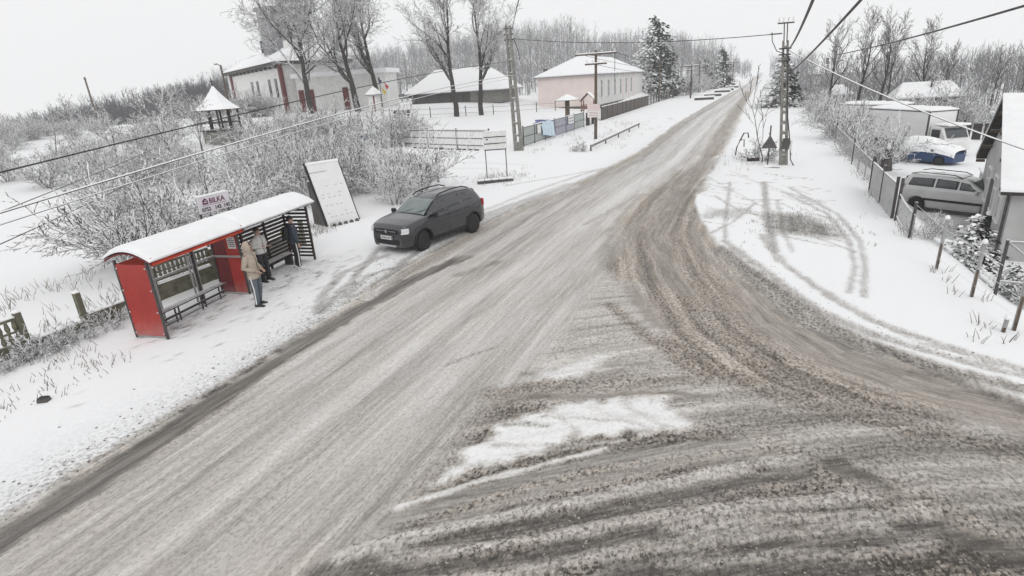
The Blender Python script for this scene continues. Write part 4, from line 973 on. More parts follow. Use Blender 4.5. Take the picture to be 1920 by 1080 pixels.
# leaning white notice board and its dark timber prop
b = thing('leaning_board', 'tall white notice board leaning back on a dark timber frame beside the shelter', 'notice board', (-16.45, 19.35, 0), math.radians(70))
Mt = Matrix.Rotation(math.radians(-22), 3, 'X')
def lb_(u, h): v = Mt@Vector((u, 0, h)); return v
MB().box(lb_(0, 1.4), (1.5, .06, 2.8), rot=Mt).build('board', mat('snow_plastered_board', (.78, .78, .785), .8, .03, 4, bump=.4), b)
rg = np.random.default_rng(6)
pr = MB()
for r_, h in enumerate((.45, .62, .95, 1.3, 1.45, 1.8)):
    for k in range(5):
        if rg.random() < .7: pr.box(lb_(-.5+k*.25+rg.normal(0, .03), h)+Mt@Vector((0, -.035, 0)), (.10, .008, .025), rot=Mt)
pr.box(lb_(-.35, 2.45)+Mt@Vector((0, -.035, 0)), (.8, .008, .03), rot=Mt).build('faded_print', mat('faded_print', (.4, .4, .4), .8), b)
s = MB(); s.box(lb_(0, 2.85), (1.55, .14, .12), rot=Mt).build('snow_cap', M['snow'], b, bevel=.03)
for x in (-.78, .78): MB().bar(lb_(x, -.1)+Vector((0, .06, 0)), lb_(x, 2.9)+Vector((0, .06, 0)), .09).build('frame_post', M['black'], b)
MB().prism([(.12, 0), (1.15, 0), (1.15, 1.9), (.85, 1.9)], .05, 'x', (-.80, 0, 0)).build('side_board', M['plinth'], b)
MB().prism([(.12, 0), (1.15, 0), (1.15, 1.9), (.85, 1.9)], .05, 'x', (.75, 0, 0)).build('side_board', M['plinth'], b)
MB().box((0, 1.19, .95), (1.5, .06, 1.9)).build('back_board', M['darkwood'], b)
for i in range(5): MB().lathe([(.10, 0), (.09, .08), (.03, .14)], (-.55+i*.28, -.12, .05), 7).build('stone', M['plinth'], b)

# ------------------------------------------------------------------ left concrete fence
FX = -15.68
rails = MB()
pm_ = MB().box((0, 0, .5), (.13, .13, 1.14)).mesh('post'); pm_.materials.append(M['mossy'])
ys_f = [4.45, 6.67, 8.0, 10.0, 12.0, 14.0, 16.0]
b = thing('concrete_fence', 'low mossy concrete fence with a baluster panel on the far left', 'fence', (FX, 0, 0))
for y in ys_f:
    o = bpy.data.objects.new('post', pm_); COL.objects.link(o); o.parent = b; o.location = (0, y, .0)
    s = MB(); snow_slab(s, [(-.07, y-.07, 1.07), (.07, y-.07, 1.07), (.07, y+.07, 1.07), (-.07, y+.07, 1.07)], .05, 4, 4); s.build('snow_cap', M['snow'], b, True)
def baluster_panel(y0, y1, zlo, zhi):
    MB().box((0, (y0+y1)/2, zlo+.05), (.06, y1-y0-.14, .1)).build('bottom_rail', M['mossy'], b); MB().box((0, (y0+y1)/2, zhi-.04), (.07, y1-y0-.14, .08)).build('top_rail', M['mossy'], b)
    MB().box((0, (y0+y1)/2, (zlo+zhi)/2), (.05, y1-y0-.14, .05)).build('mid_rail', M['mossy'], b)
    n = int((y1-y0)/.15)
    for i in range(n):
        y = y0+.12+i*(y1-y0-.24)/(n-1)
        MB().lathe([(.03, zlo+.1), (.055, zlo+.1+.12*(zhi-zlo)), (.025, (zlo+zhi)/2-.03), (.04, (zlo+zhi)/2+.05), (.055, zhi-.24), (.03, zhi-.08)], (0, y, 0), 6).build('baluster', M['mossy'], b)
    s = MB(); snow_slab(s, [(-.05, y0+.08, zhi), (.05, y0+.08, zhi), (.05, y1-.08, zhi), (-.05, y1-.08, zhi)], .05, 3, 14); s.build('snow_cap', M['snow'], b, True)
baluster_panel(4.45, 6.67, .28, .98)
for i, (y0, y1, h) in enumerate(zip(ys_f[:-1], ys_f[1:], (.28, .30, .44, .55, .62, .62))):
    MB().box((0, (y0+y1)/2, h/2), (.06, y1-y0-.14, h)).build('slab', M['mossy'], b)
    s = MB(); snow_slab(s, [(-.04, y0+.08, h), (.04, y0+.08, h), (.04, y1-.08, h), (-.04, y1-.08, h)], .05, 3, 14, i); 
    if i: s.build('snow_cap', M['snow'], b, True)
baluster_panel(10.0, 12.0, .64, 1.15)
t = thing('meter_box', 'small dark box half buried in snow on the left verge', 'box', (-12.55, 5.25, -.02), .5); t.scale = (.7, .7, .7)
MB().box((0, 0, .12), (.30, .24, .26), taper=.85).build('casing', M['plinth'], t, bevel=.02); MB().box((0, 0, .26), (.22, .17, .015)).build('lid', M['black'], t)
for q in ((-.28, -.1), (-.34, .08), (-.2, .2)): MB().lathe([(.05, 0), (.06, .05), (.02, .11)], (q[0], q[1], .03), 6).build('clod', M['plinth'], t)


# ------------------------------------------------------------------ poles
def ladder_pole(o, H, w0, w1, d0, d1, lean=(0, 0), n=9):
    mt = M['concrete']
    def c(z): return np.array([lean[0]*z/H, lean[1]*z/H, z])
    legs = MB()
    for sgn in (-1, 1):
        mb = MB(); V = []
        for z in (-.2, H):
            w = w0+(w1-w0)*max(0, z)/H; d = d0+(d1-d0)*max(0, z)/H; p = c(z); t = w*.30
            xo = sgn*(w/2); xi = sgn*(w/2-t)
            for x, y in ((min(xo, xi), -d/2), (max(xo, xi), -d/2), (max(xo, xi), d/2), (min(xo, xi), d/2)): V.append((p[0]+x, p[1]+y, p[2]))
        mb.add(V, [(3, 2, 1, 0), (4, 5, 6, 7), (0, 1, 5, 4), (1, 2, 6, 5), (2, 3, 7, 6), (3, 0, 4, 7)]); mb.build('leg', mt, o)
    z = .1
    for i in range(n):
        zz = H*(i+.35)/n; w = (w0+(w1-w0)*zz/H)*.5; d = (d0+(d1-d0)*zz/H)*.8; p = c(zz)
        MB().box((p[0], p[1], zz), (w, d, .16 if i else .9)).build('rung', mt, o)
        s = MB(); snow_slab(s, [(p[0]-w/2, p[1]-d/2, zz+(.08 if i else .45)), (p[0]+w/2, p[1]-d/2, zz+(.08 if i else .45)), (p[0]+w/2, p[1]+d/2, zz+(.08 if i else .45)), (p[0]-w/2, p[1]+d/2, zz+(.08 if i else .45))], .05, 4, 4); s.build('snow_cap', M['snow'], o, True)
def insulator(o, p, r=.05, up=.16): MB().lathe([(.015, -.06), (.015, 0), (r, .01), (r*1.05, up*.4), (r*.6, up*.5), (r*.8, up*.75), (.02, up)], p, 8).build('insulator', M['white'], o)
b = thing('concrete_pole', 'leaning concrete ladder-style power pole behind the white fence', 'utility pole', (-18.35, 44.2, 0), .05)
ladder_pole(b, 9.5, .78, .42, .34, .24, (-.35, 0), 10)
for z in (8.5, 8.9, 9.3): MB().box((-.33, 0, z), (.75, .09, .09)).build('cross_arm', M['steel'], b); insulator(b, (-.62, 0, z+.1)); insulator(b, (-.02, 0, z+.1))
MB().tubes([(np.array([(.1, 0, 8.5), (.45, -.1, 7.6), (.5, -.1, 7.0)]), np.array([.03, .03, .03]))], 5).build('cable_loop', M['wire'], b)
b = thing('concrete_pole', 'concrete ladder-style power pole with insulator crown by the right verge', 'utility pole', (1.25, 35.9, 0), .1)
ladder_pole(b, 6.6, .44, .30, .30, .22, (-.5, 0), 12)
for z in (5.6, 5.9, 6.2): MB().box((-.48, 0, z), (.55, .5, .07)).build('collar', M['steel'], b)
for s_ in (-1, 1): MB().bar((-.5+s_*.07, 0, 6.5), (-.56+s_*.08, 0, 7.45), .05).build('top_spar', M['steel'], b)
MB().box((-.56, 0, 7.45), (.8, .07, .07)).build('cross_arm', M['steel'], b)
for x in (-.9, -.68, -.44, -.22): insulator(b, (x, 0, 7.53), .045, .2)
MB().box((.0, -.2, 1.25), (.34, .16, .6)).build('meter_box', M['plinth'], b); MB().box((.27, -.15, 1.1), (.1, .1, .65)).build('conduit_box', M['white'], b)
MB().tubes([(np.array([(-.32, -.1, 5.8), (-.1, -.14, 3.0), (.22, -.16, 1.2), (.3, -.2, .4), (.5, -.35, .02)]), np.full(5, .03))], 6).build('down_cable', M['wire'], b)
MB().tubes([(np.array([(-.42, -.1, 5.9), (-.9, -.1, 6.1), (-1.15, 0, 6.6), (-1.2, 0, 7.05)]), np.full(4, .022))], 5).build('bracket', M['wire'], b)
MB().box((-1.0, 0, 6.95), (.6, .06, .06)).build('bracket_arm', M['wire'], b)
b = thing('telegraph_pole', 'wooden telegraph pole with two snowy cross-arms before the pink building', 'utility pole', (-13.95, 52, 0), .12)
MB().tubes([(np.array([(0, 0, -.2), (.05, 0, 3.5), (.1, 0, 7.55)]), np.array([.15, .135, .11]))], 8).build('post', M['wood'], b)
for z, l in ((7.25, 3.6), (6.45, 1.9)):
    c_ = MB().box((.1, -.12, z), (l, .12, .13)).build('cross_arm', M['wood'], b)
    s = MB(); snow_slab(s, [(.1-l/2, -.18, z+.065), (.1+l/2, -.18, z+.065), (.1+l/2, -.06, z+.065), (.1-l/2, -.06, z+.065)], .07, 14, 3); s.build('snow_cap', M['snow'], c_, True)
    for k in range(4): insulator(b, (.1-l/2+.15+k*(l-.3)/3, -.12, z+.16), .05, .2)
sg = MB().box((-.12, -.2, 2.55), (1.15, .04, 1.15)).build('notice_plate', mat('pinkish_plate', (.66, .55, .53), .6, .05, 3), b)
MB().box((-.12, -.225, 2.3), (1.05, .012, .5)).build('white_field', M['white'], sg)
for i in range(3): MB().box((-.12, -.235, 2.42-i*.13), (.8, .006, .035)).build('text_line', mat('red_print', (.4, .16, .14), .7), sg)
for k, (x, y, h, lbx, arms) in enumerate(((-19.0, 118, 7.6, 'wooden telegraph pole in front of the big fir', 0), (-14.2, 128, 6.6, 'telegraph pole with two cross-arms and a box beyond the fence', 2), (-15.6, 158, 7.6, 'thin pole standing beyond the roadside shrubs', 0), (-10.5, 215, 7.5, 'farthest thin telegraph pole beside the road', 1))):
    b = thing('telegraph_pole', lbx, 'utility pole', (x, y, 0)); MB().tubes([(np.array([(0, 0, -.2), (0, 0, h)]), np.array([.17, .12]))], 8).build('post', M['wood'], b)
    for j in range(arms):
        MB().box((0, 0, h-.3-j*.8), (3.2-j, .16, .16)).build('cross_arm', M['wood'], b); s = MB(); snow_slab(s, [(-1.6+j*.5, -.1, h-.22-j*.8), (1.6-j*.5, -.1, h-.22-j*.8), (1.6-j*.5, .1, h-.22-j*.8), (-1.6+j*.5, .1, h-.22-j*.8)], .1, 6, 3); s.build('snow_cap', M['snow'], b, True)
    if arms == 2: MB().box((0, -.25, 2.8), (.5, .35, 1.1)).build('transformer_box', M['steel'], b); MB().box((.05, -.2, 3.8), (.3, .3, .9)).build('cable_head', M['steel'], b)
b = thing('pavilion_pole', 'dark lamp post beside the church wall', 'lamp post', (-64, 57, g(-64, 57))); MB().tubes([(np.array([(0, 0, 0), (0, 0, 7.2)]), np.array([.16, .12]))], 7).build('post', M['wood'], b); MB().bar((0, 0, 7.1), (-.6, 0, 7.4), .09).build('lamp_arm', M['steel'], b); MB().box((-.75, 0, 7.35), (.5, .2, .12)).build('lamp_head', M['steel'], b)
b = thing('field_pole', 'thin dark wire pole in the left field', 'utility pole', (-112, 70, g(-112, 70))); MB().tubes([(np.array([(0, 0, 0), (-.2, 0, 9)]), np.array([.17, .14]))], 7).build('post', M['wood'], b); MB().box((-.2, 0, 8.7), (.8, .1, .1)).build('cross_arm', M['wood'], b)

# ------------------------------------------------------------------ overhead wires
def wire(lbx, a, c, r, sag=.3, mt='wire', n=14, name='overhead_wire', via=None):
    a = np.array(a, float); c = np.array(c, float); t = np.linspace(0, 1, n)[:, None]
    p = a+(c-a)*t; p[:, 2] -= sag*4*(t*(1-t))[:, 0]
    if via is not None: k = 2*np.array(via)-(a+c)/2; p = a*(1-t)**2+2*k*t*(1-t)+c*t*t
    o = MB().tubes([(p, np.full(n, r))], 6).build(name, M[mt]); tag(o, lbx, 'wire'); return o
wire('long thin wire spanning from the left pole to the right pole over the road', (-18.3, 44.2, 8.55), (-.0, 35.9, 6.95), .022, .35)
wire('thin wire rising steeply from the top of the left pole', (-18.6, 44.2, 8.4), (.6, 0, 7.0), .016, -.15)
wire('black cable sweeping up from the right pole, leftmost of the three', (.85, 35.8, 6.1), (.5, -8, 8.4), .032, n=24, via=(.70, 13.9, 6.51))
wire('black cable sweeping up to the top edge, middle of the three', (1.15, 35.8, 5.0), (2.2, -8, 8.8), .03, n=24, via=(1.50, 13.9, 6.42))
wire('black cable crossing the sky to the right edge above the bare trees', (5.3, 60, 5.9), (5.2, -8, 7.2), .034, n=24, via=(5.9, 24, 6.35))
w_ = wire('snow-crusted service cable sloping down to the right house', (.95, 35.8, 6.1), (8.35, 23.3, 2.15), .03, .22, 'snowwire')
wire('snowy overhead wire running from the left pole past the bare trees, upper one', (-18.5, 44.1, 6.9), (-12.6, 5.2, 4.35), .016, -.3, 'wire')
wire('thick snow-crusted cable running from the left pole behind the shelter', (-18.4, 44.1, 5.9), (-13.2, 5.0, 3.55), .024, -.35, 'snowwire')
wire('second snow-crusted cable just below the thick one', (-18.4, 44.1, 5.7), (-13.3, 5.0, 3.32), .016, -.35, 'snowwire')
wire('low wire strand over the left field, upper of two', (-34, 24, 2.9), (-19, 7.5, 2.7), .014, .05)
wire('low wire strand over the left field, lower of two', (-30, 21, 2.1), (-18, 7.2, 2.1), .014, .05)
for k, (z, dx) in enumerate(((7.4, -1.6), (7.4, 1.5), (6.6, -.7))): wire(('left', 'right', 'lower')[k]+' telephone wire between the wooden poles past the pink building', (-13.9+dx, 52, z), (-14.2+dx*.8, 128, z-1.0), .018, .8)

# ------------------------------------------------------------------ fences, signs and street furniture
# white picket fence
p0, p1 = np.array([-33.2, 49.4]), np.array([-21.6, 45.5]); v = p1-p0; LF = float(np.hypot(*v)); b = thing('white_fence', 'white picket fence in three bays at the church lane', 'fence', (p0[0], p0[1], 0), math.atan2(v[1], v[0]))
for k in range(4): MB().box((LF*k/3, 0, .85), (.1, .1, 1.9)).build('post', M['steel'], b)
for k in range(3):
    for z in (.35, .95, 1.6): MB().box((LF*(k+.5)/3, -.11, z), (LF/3-.12, .05, .07)).build('rail', M['steel'], b)
m = MB()
for i in range(66): m.box((.12+i*(LF-.24)/65, -.07, .98), (.085, .025, 1.5))
m.build('pickets', M['white'], b)['kind'] = 'stuff'
b = thing('wall_footing', 'low dark footing peeping from snow below the white fence', 'wall', (-26.5, 46.0, 0), math.atan2(v[1], v[0])); rg = np.random.default_rng(3)
for i in range(12): MB().box((-4+i*.75, 0, .06), (rg.uniform(.2, .6), .25, .22)).build('stone', M['plinth'], b)
# sheet fence with lilac and grey-green panels
b = thing('panel_fence', 'metal-framed fence with grey-green and lilac panels by the road', 'fence', (-18.95, 46.8, 0), math.pi/2)
edges = [0, 2.7, 5.6, 8.4, 12.0, 14.9, 18.7]; cols = ('greygreen', 'greygreen', 'lilac', 'lilac', 'lilac', 'greygreen')
for k, x in enumerate(edges): MB().box((x, 0, .9), (.09, .09, 1.85)).build('post', M['steel'], b)
for k in range(6):
    x0, x1 = edges[k], edges[k+1]; MB().box(((x0+x1)/2, 0, .9), (x1-x0-.1, .025, 1.5)).build('panel', M[cols[k]], b)
    for z in (.18, .92, 1.68): MB().box(((x0+x1)/2, -.02, z), (x1-x0-.1, .05, .06)).build('rail', M['steel'], b)
    s = MB(); snow_slab(s, [(x0, -.05, 1.71), (x1, -.05, 1.71), (x1, .05, 1.71), (x0, .05, 1.71)], .06, 8, 3); s.build('snow_cap', M['snow'], b, True)
t = thing('poster', 'white poster with dark print on the lilac fence panel', 'poster', (-18.88, 46.8+13.4, 0), math.pi/2); MB().box((0, -.08, 1.3), (1.9, .02, .8)).build('sheet', M['white'], t)
for i in range(2):
    for k in range(2): MB().box((-.4+k*.8, -.095, 1.15+i*.28), (.55, .008, .09)).build('print_block', M['plinth'], t)
t = thing('poster', 'small blank white poster on the grey-green fence panel', 'poster', (-18.88, 46.8+3.6, 0), math.pi/2); MB().box((0, -.08, 1.25), (.9, .02, .75)).build('sheet', M['white'], t)
cl = MB(); n = 14; C_ = []
for i in range(n):
    row = []
    for j in range(10):
        u, w = i/(n-1), j/9; drop = (.95+.55*math.sin(u*2.4))*w
        row.append((u*3.4-.2+.25*w, -.10-.28*w*(.4+.6*abs(math.sin(u*9)))-.05*math.sin(u*21+w*4), 1.78-.25*(1-math.sin(u*math.pi))-drop))
    C_.append(row)
o = cl.grid(C_).build('draped_cloth', M['cloth'], None, True); o.location = (-18.95, 51.2, .02); o.rotation_euler = (0, 0, math.pi/2); tag(o, 'pale blue cloth draped over the panel fence', 'cloth')
o.modifiers.new('thick', 'SOLIDIFY').thickness = .012
b = thing('gate_pillars', 'pair of dark gate posts with a white box between, beside the panel fence', 'gate', (-18.95, 67.2, 0), math.pi/2)
for x in (0, 1.9): MB().box((x, 0, .75), (.45, .35, 1.5)).build('pillar', M['darkwood'], b)
MB().box((.95, .1, .9), (1.3, .2, 1.5)).build('box', M['white'], b); MB().box((.95, 0, 1.8), (2.6, .6, .14)).build('snow_cap', M['snow'], b, bevel=.04)
# brown fence along the pink building
b = thing('brown_fence', 'dark brown sheet fence with an open railed section along the road', 'fence', (-19.2, 74.5, 0), math.pi/2); x = 0; k = 0
while x < 76:
    w = 3.0
    MB().box((x, 0, .9), (.12, .12, 1.85)).build('post', M['steel'], b)
    if 31 < x < 54:
        for z in (.35, .95, 1.55): MB().box((x+w/2, 0, z), (w-.12, .06, .12)).build('rail', M['steel'], b)
        for q in range(4): MB().box((x+.5+q*.65, 0, .95), (.05, .04, 1.2)).build('bar', M['steel'], b)
    else:
        MB().box((x+w/2, 0, .92), (w-.1, .04, 1.6)).build('sheet', M['brownfence'], b)
        s = MB(); snow_slab(s, [(x, -.07, 1.73), (x+w, -.07, 1.73), (x+w, .07, 1.73), (x, .07, 1.73)], .08, 8, 3, k); s.build('snow_cap', M['snow'], b, True)
    x += w; k += 1
MB().box((38, 0, .06), (76, .25, .12)).build('footing', M['plinth'], b)
b = thing('fence_pillar', 'white concrete pillar at the end of the railed fence section', 'pillar', (-19.0, 129.5, 0)); MB().box((0, 0, 1.1), (.5, .5, 2.2)).build('shaft', M['concrete'], b); MB().box((0, 0, 2.25), (.6, .6, .14)).build('snow_cap', M['snow'], b, bevel=.04)
# pipe guard rail
b = thing('guard_rail', 'low pipe guard rail beside the road on the left', 'guard rail', (-11.95, 43.2, 0), math.pi/2+.005)
MB().box((9.8, 0, .46), (19.6, .09, .2)).build('rail', M['concrete'], b); s = MB(); snow_slab(s, [(0, -.06, .56), (19.6, -.06, .56), (19.6, .06, .56), (0, .06, .56)], .06, 30, 3); s.build('snow_cap', M['snow'], b, True)
for x in (.15, 4.9, 9.7, 14.5, 19.4): MB().box((x, .06, .25), (.16, .08, .55)).build('post', M['steel'], b)
# parasol, play house, blue box, road sign
b = thing('snowy_parasol', 'round thatched parasol capped with snow behind the fence', 'parasol', (-22.3, 70, 0)); MB().lathe([(1.5, 2.95), (.8, 3.3), (.06, 3.62)], (0, 0, 0), 12).build('canopy', M['snow'], b); MB().lathe([(1.46, 2.88), (1.5, 2.945)], (0, 0, 0), 12).build('rim', M['wood'], b)
MB().box((0, 0, 1.5), (.45, .45, 2.9)).build('stem', M['wood'], b); MB().box((0, 0, .3), (.9, .9, .5)).build('foot', M['wood'], b)
b = thing('play_house', 'small wooden play house on stilts with snowy gable roof', 'play house', (-21.3, 76, 0), .1); wm = mat('reddish_wood', (.22, .12, .09), .85, .3, 5, snow=.9)
for x in (-.8, .8):
    for y in (-.8, .8): MB().box((x, y, 1.3), (.12, .12, 2.6)).build('post', wm, b)
MB().box((0, 0, 1.35), (1.9, 1.9, .12)).build('platform', wm, b)
for z in (1.65, 2.05): MB().box((0, -.8, z), (1.6, .05, .08)).build('railing', wm, b)
for k in range(6): MB().box((-.6+k*.24, -.8, 1.72), (.08, .04, .6)).build('baluster', wm, b)
for s_ in (-1, 1):
    V = [(s_*1.05, -1, 2.55), (s_*1.05, 1, 2.55), (0, 1, 3.55), (0, -1, 3.55)]; q = MB(); q.add(V+[(x, y, z-.08) for x, y, z in V], [(0, 1, 2, 3), (7, 6, 5, 4), (0, 4, 5, 1), (1, 5, 6, 2), (2, 6, 7, 3), (3, 7, 4, 0)]).build('roof_board', wm, b)
    s = MB(); snow_slab(s, [(s_*1.07, -.98, 2.56), (s_*1.07, 1, 2.56), (0, 1, 3.57), (0, -.98, 3.57)], .14, 6, 6); s.build('snow_cover', M['snow'], b, True)
MB().box((.4, .9, .9), (.7, .06, 2.0), rot=Matrix.Rotation(-.7, 3, 'X')).build('slide', M['redbright'], b)
b = thing('sandbox', 'blue slatted sandbox with snowy rim behind the fence', 'sandbox', (-22.6, 65.5, 0))
for k in range(4): MB().box((0, -1.3, .35+k*.22), (3.6, .05, .16)).build('slat', M['navyplastic'], b); MB().box((-1.8, 0, .35+k*.22), (.05, 2.6, .16)).build('slat', M['navyplastic'], b)
MB().box((0, -1.3, 1.2), (3.8, .25, .12)).build('snow_cap', M['snow'], b, bevel=.03); MB().box((-1.8, 0, 1.2), (.25, 2.6, .118)).build('snow_cap', M['snow'], b, bevel=.03); MB().box((0, .2, .5), (3.4, 2.3, .9)).build('snow_fill', M['snow'], b, bevel=.1)
b = thing('information_sign', 'white stacked road sign on two thin legs beside the parked car', 'road sign', (-13.9, 30.0, 0), math.atan2(1.25, .49)-.72)
for x in (-.58, .58): MB().box((x, .03, 1.3), (.05, .05, 2.7)).build('leg', M['steel'], b)
for i, z in enumerate((2.72, 2.36, 2.02)):
    q = MB().box((0, -.02, z), (1.36, .04, .30)).build('sign_plate', M['white'], b); MB().box((0, -.03, z-.165), (1.25, .06, .05)).build('bracket', M['black'], q)
    s = MB(); snow_slab(s, [(-.68, -.06, z+.15), (.68, -.06, z+.15), (.68, .02, z+.15), (-.68, .02, z+.15)], .05, 8, 3); s.build('snow_cap', M['snow'], q, True)
MB().prism([(-.52, 2.48), (-.36, 2.48), (-.44, 2.38)], .008, 'y', (0, -.05, 0)).build('arrow_mark', M['black'], b)
b = thing('stone_kerb', 'dark stone block edge under snow at the sign legs', 'stone block', (-13.8, 29.6, 0), .6)
for i in range(5): MB().box((-.9+i*.42, 0, .1), (.36, .3, .24), rz=.1*i).build('stone', M['plinth'], b); MB().box((-.9+i*.42, .05, .25), (.38, .32, .1)).build('snow_cap', M['snow'], b, bevel=.03)
b = thing('warning_sign', 'back of a triangular road sign on a post by the right pole', 'road sign', (.42, 35.1, 0), .1)
MB().box((0, 0, 1.15), (.07, .06, 2.35)).build('post', M['steel'], b); MB().prism([(-.42, 1.1), (.42, 1.1), (0, 1.82)], .03, 'y', (0, -.07, 0)).build('plate', M['plinth'], b); MB().lathe([(.35, 0), (.28, .12), (.1, .2)], (0, 0, 0), 8).build('snow_heap', M['snow'], b, True); MB().box((.2, -.3, .03), (.8, .2, .12), rz=-.4).build('stone', M['plinth'], b)
b = thing('bent_rail', 'bent dark pipe barrier end on the right verge', 'barrier', (-1.44, 40.1, 0), .15)
MB().tubes([(np.array([(-.05, 0, 0), (0, 0, .55), (.18, 0, 1.0), (.38, 0, 1.45), (.62, 0, 1.45), (.68, 0, 1.15)]), np.full(6, .045))], 6).build('pipe', M['steel'], b); MB().tubes([(np.array([(.2, 0, 1.02), (.42, 0, 1.05), (.44, 0, .6)]), np.full(3, .035))], 6).build('branch_pipe', M['steel'], b)
b = thing('log_stump', 'short dark log lying in the snow left of the triangular sign', 'log', (-.35, 37.4, .12), .2); MB().cyl((-.35, 0, .05), (.3, 0, .08), .16).build('log', M['darkwood'], b); MB().lathe([(.14, .14), (.1, .24)], (0, 0, 0), 8).build('snow_cap', M['snow'], b, True)
# snow-capped culvert slabs at the far driveways
for i, (x, y, r) in enumerate(((-10.6, 118, .2), (-10.2, 132, .1), (-9.6, 152, .15), (-9.3, 163, .1), (-8.9, 182, .1))):
    b = thing('culvert_slab', ('nearest', 'second nearest', 'middle', 'second farthest', 'farthest')[i]+' snow-capped culvert slab at the left roadside driveways', 'culvert', (x, y, 0), r, 'culvert slabs'); MB().box((0, 0, .25), (3.4, 1.2, .5)).build('slab', M['plinth'], b); MB().box((0, 0, .62), (3.8, 1.7, .26)).build('snow_cap', M['snow'], b, bevel=.08)
# little things in the church yard
b = thing('shrine', 'white wayside shrine with a small gable among posts by the shed', 'shrine', (-53.5, 74, g(-53.5, 74))); MB().box((0, 0, 1.3), (1.3, 1.2, 2.6)).build('wall', M['greywhite'], b); hip_roof(b, -.9, .9, -.9, .9, 2.6, 3.5, .8, M['tin'], 'y'); MB().box((.3, -.62, 1.3), (.25, .05, 2.2)).build('red_stripe', M['brick'], b)
b = thing('flag', 'small dark blue, yellow and red flags by the grey shed roof', 'flag', (-51.5, 73, g(-51.5, 73)))
MB().cyl((0, 0, 0), (0, 0, 5.2), .05).build('pole', M['steel'], b)
for i, (c, z) in enumerate((((.03, .03, .12), 4.7), ((.5, .38, .05), 3.2), ((.4, .04, .04), 3.9))): MB().prism([(0, 0), (.7, -.55), (.25, -1.0)], .03, 'y', (-.3+i*.5, .06*i, z+.4)).build('flag_cloth', mat('flag_'+str(i), c, .8), b)
b = thing('car_trailer', 'blue covered cart half hidden behind the thicket', 'cart', (-37.5, 50, g(-37.5, 50)), .2); MB().box((0, 0, .85), (2.6, 1.3, .7)).build('box', M['blue'], b, bevel=.05); MB().box((0, 0, 1.28), (2.7, 1.4, .16)).build('snow_cap', M['snow'], b, bevel=.05)
for x in (-.8, .8): MB().lathe([(.3, -.1), (.32, 0), (.3, .1)], (x, -.7, .32), 12, 'y').build('wheel', M['rubber'], b)
b = thing('garden_bench', 'dark snow-topped bench in the church yard beside the shrine', 'bench', (-46.5, 70, g(-46.5, 70)), .3); MB().box((0, 0, .5), (2.4, .5, .1)).build('seat', M['darkwood'], b); MB().box((0, .25, .85), (2.4, .08, .5)).build('backrest', M['darkwood'], b)
for x in (-1, 1): MB().box((x, 0, .25), (.1, .4, .5)).build('leg', M['darkwood'], b)
MB().box((0, -.02, .59), (2.3, .42, .09)).build('snow_cap', M['snow'], b, bevel=.03)
b = thing('wire_fence', 'thin post-and-wire fence across the snowy church yard', 'fence', (0, 0, 0)); pp = [(-52, 66), (-47, 68), (-43, 72), (-39.5, 76), (-36.5, 79), (-34, 82), (-32, 85), (-30, 88)]
for x, y in pp: MB().cyl((x, y, g(x, y)-.1), (x, y, g(x, y)+1.5), .06, n=6).build('post', M['steel'], b)
for h in (.5, 1.2): MB().tubes([(np.array([(x, y, g(x, y)+h) for x, y in pp]), np.full(len(pp), .02))], 4).build('strand', M['steel'], b)
b = thing('wire_fence', 'old stake fence in the snowy field behind the shelter thicket', 'fence', (0, 0, 0)); pp = [(-26.5, 22.2), (-28, 24.6), (-29.8, 27), (-32, 30), (-34.5, 33), (-37.4, 36.5)]
for x, y in pp: MB().cyl((x, y, g(x, y)-.1), (x+.05, y, g(x, y)+1.5), .05, n=6).build('stake', M['wood'], b)
MB().tubes([(np.array([(x, y, g(x, y)+1.1) for x, y in pp]), np.full(len(pp), .012))], 4).build('strand', M['steel'], b)
b = thing('thicket_fence', 'grey wire-mesh fence with dark posts at the edge of the thicket', 'fence', (0, 0, 0)); pp = [(-17.1, 25.0), (-17.3, 27.3), (-17.5, 29.4)]
for x, y in pp: MB().cyl((x, y, -.1), (x, y, 1.5), .07, n=6).build('post', M['concrete'], b)
for h in (.3, .6, .9, 1.2): MB().tubes([(np.array([(x, y, h) for x, y in pp]), np.full(3, .012))], 4).build('strand', M['steel'], b)

# ------------------------------------------------------------------ right-hand fences and yard
FXR = 4.55
b = thing('mesh_fence', 'wire-mesh picket fence running along the right verge to the hedge', 'fence', (FXR, 0, 0))
ys = [28.6, 31, 33.4, 36, 39, 42.5, 46, 50, 54]
for k, y in enumerate(ys): MB().cyl((.004*(y-28)*2.4, y, -.1), (.004*(y-28)*2.4, y, 1.45), .04, n=6).build('post', M['mesh'] if k % 3 else M['steel'], b)
pk = MB()
for i in range(110):
    y = 28.7+i*.23; pk.box((.0096*(y-28), y, .68), (.016, .022, 1.1))
pk.build('pickets', M['mesh'], b)['kind'] = 'stuff'
for h in (.2, 1.2): MB().tubes([(np.array([(.0096*(y-28), y, h) for y in ys]), np.full(len(ys), .025))], 4).build('rail', M['mesh'], b)
b = thing('sheet_gate', 'grey corrugated gate panel with snowy top rail in the right fence', 'gate', (FXR-.1, 23.2, 0), math.pi/2)
xs = np.linspace(0, 5.1, 70); MB().grid([[(x, .03*math.sin(x*28), z) for z in (.08, 1.25)] for x in xs]).build('sheet', mat('grey_sheet', (.42, .42, .42), .6, .15, 3), b, True)
for x in (0, 2.55, 5.15): MB().box((x, 0, .75), (.09, .09, 1.6)).build('post', M['steel'], b)
for z in (.1, 1.28): MB().box((2.57, 0, z), (5.2, .06, .07)).build('rail', M['mesh'], b)
b = thing('mesh_fence', 'sagging low wire fence in front of the dense bush', 'fence', (FXR-.05, 0, 0))
for y, h in ((22.9, 1.55), (20.6, 1.2)): MB().cyl((0, y, -.1), (.03, y, h), .05, n=6).build('post', M['steel'], b)
pk = MB()
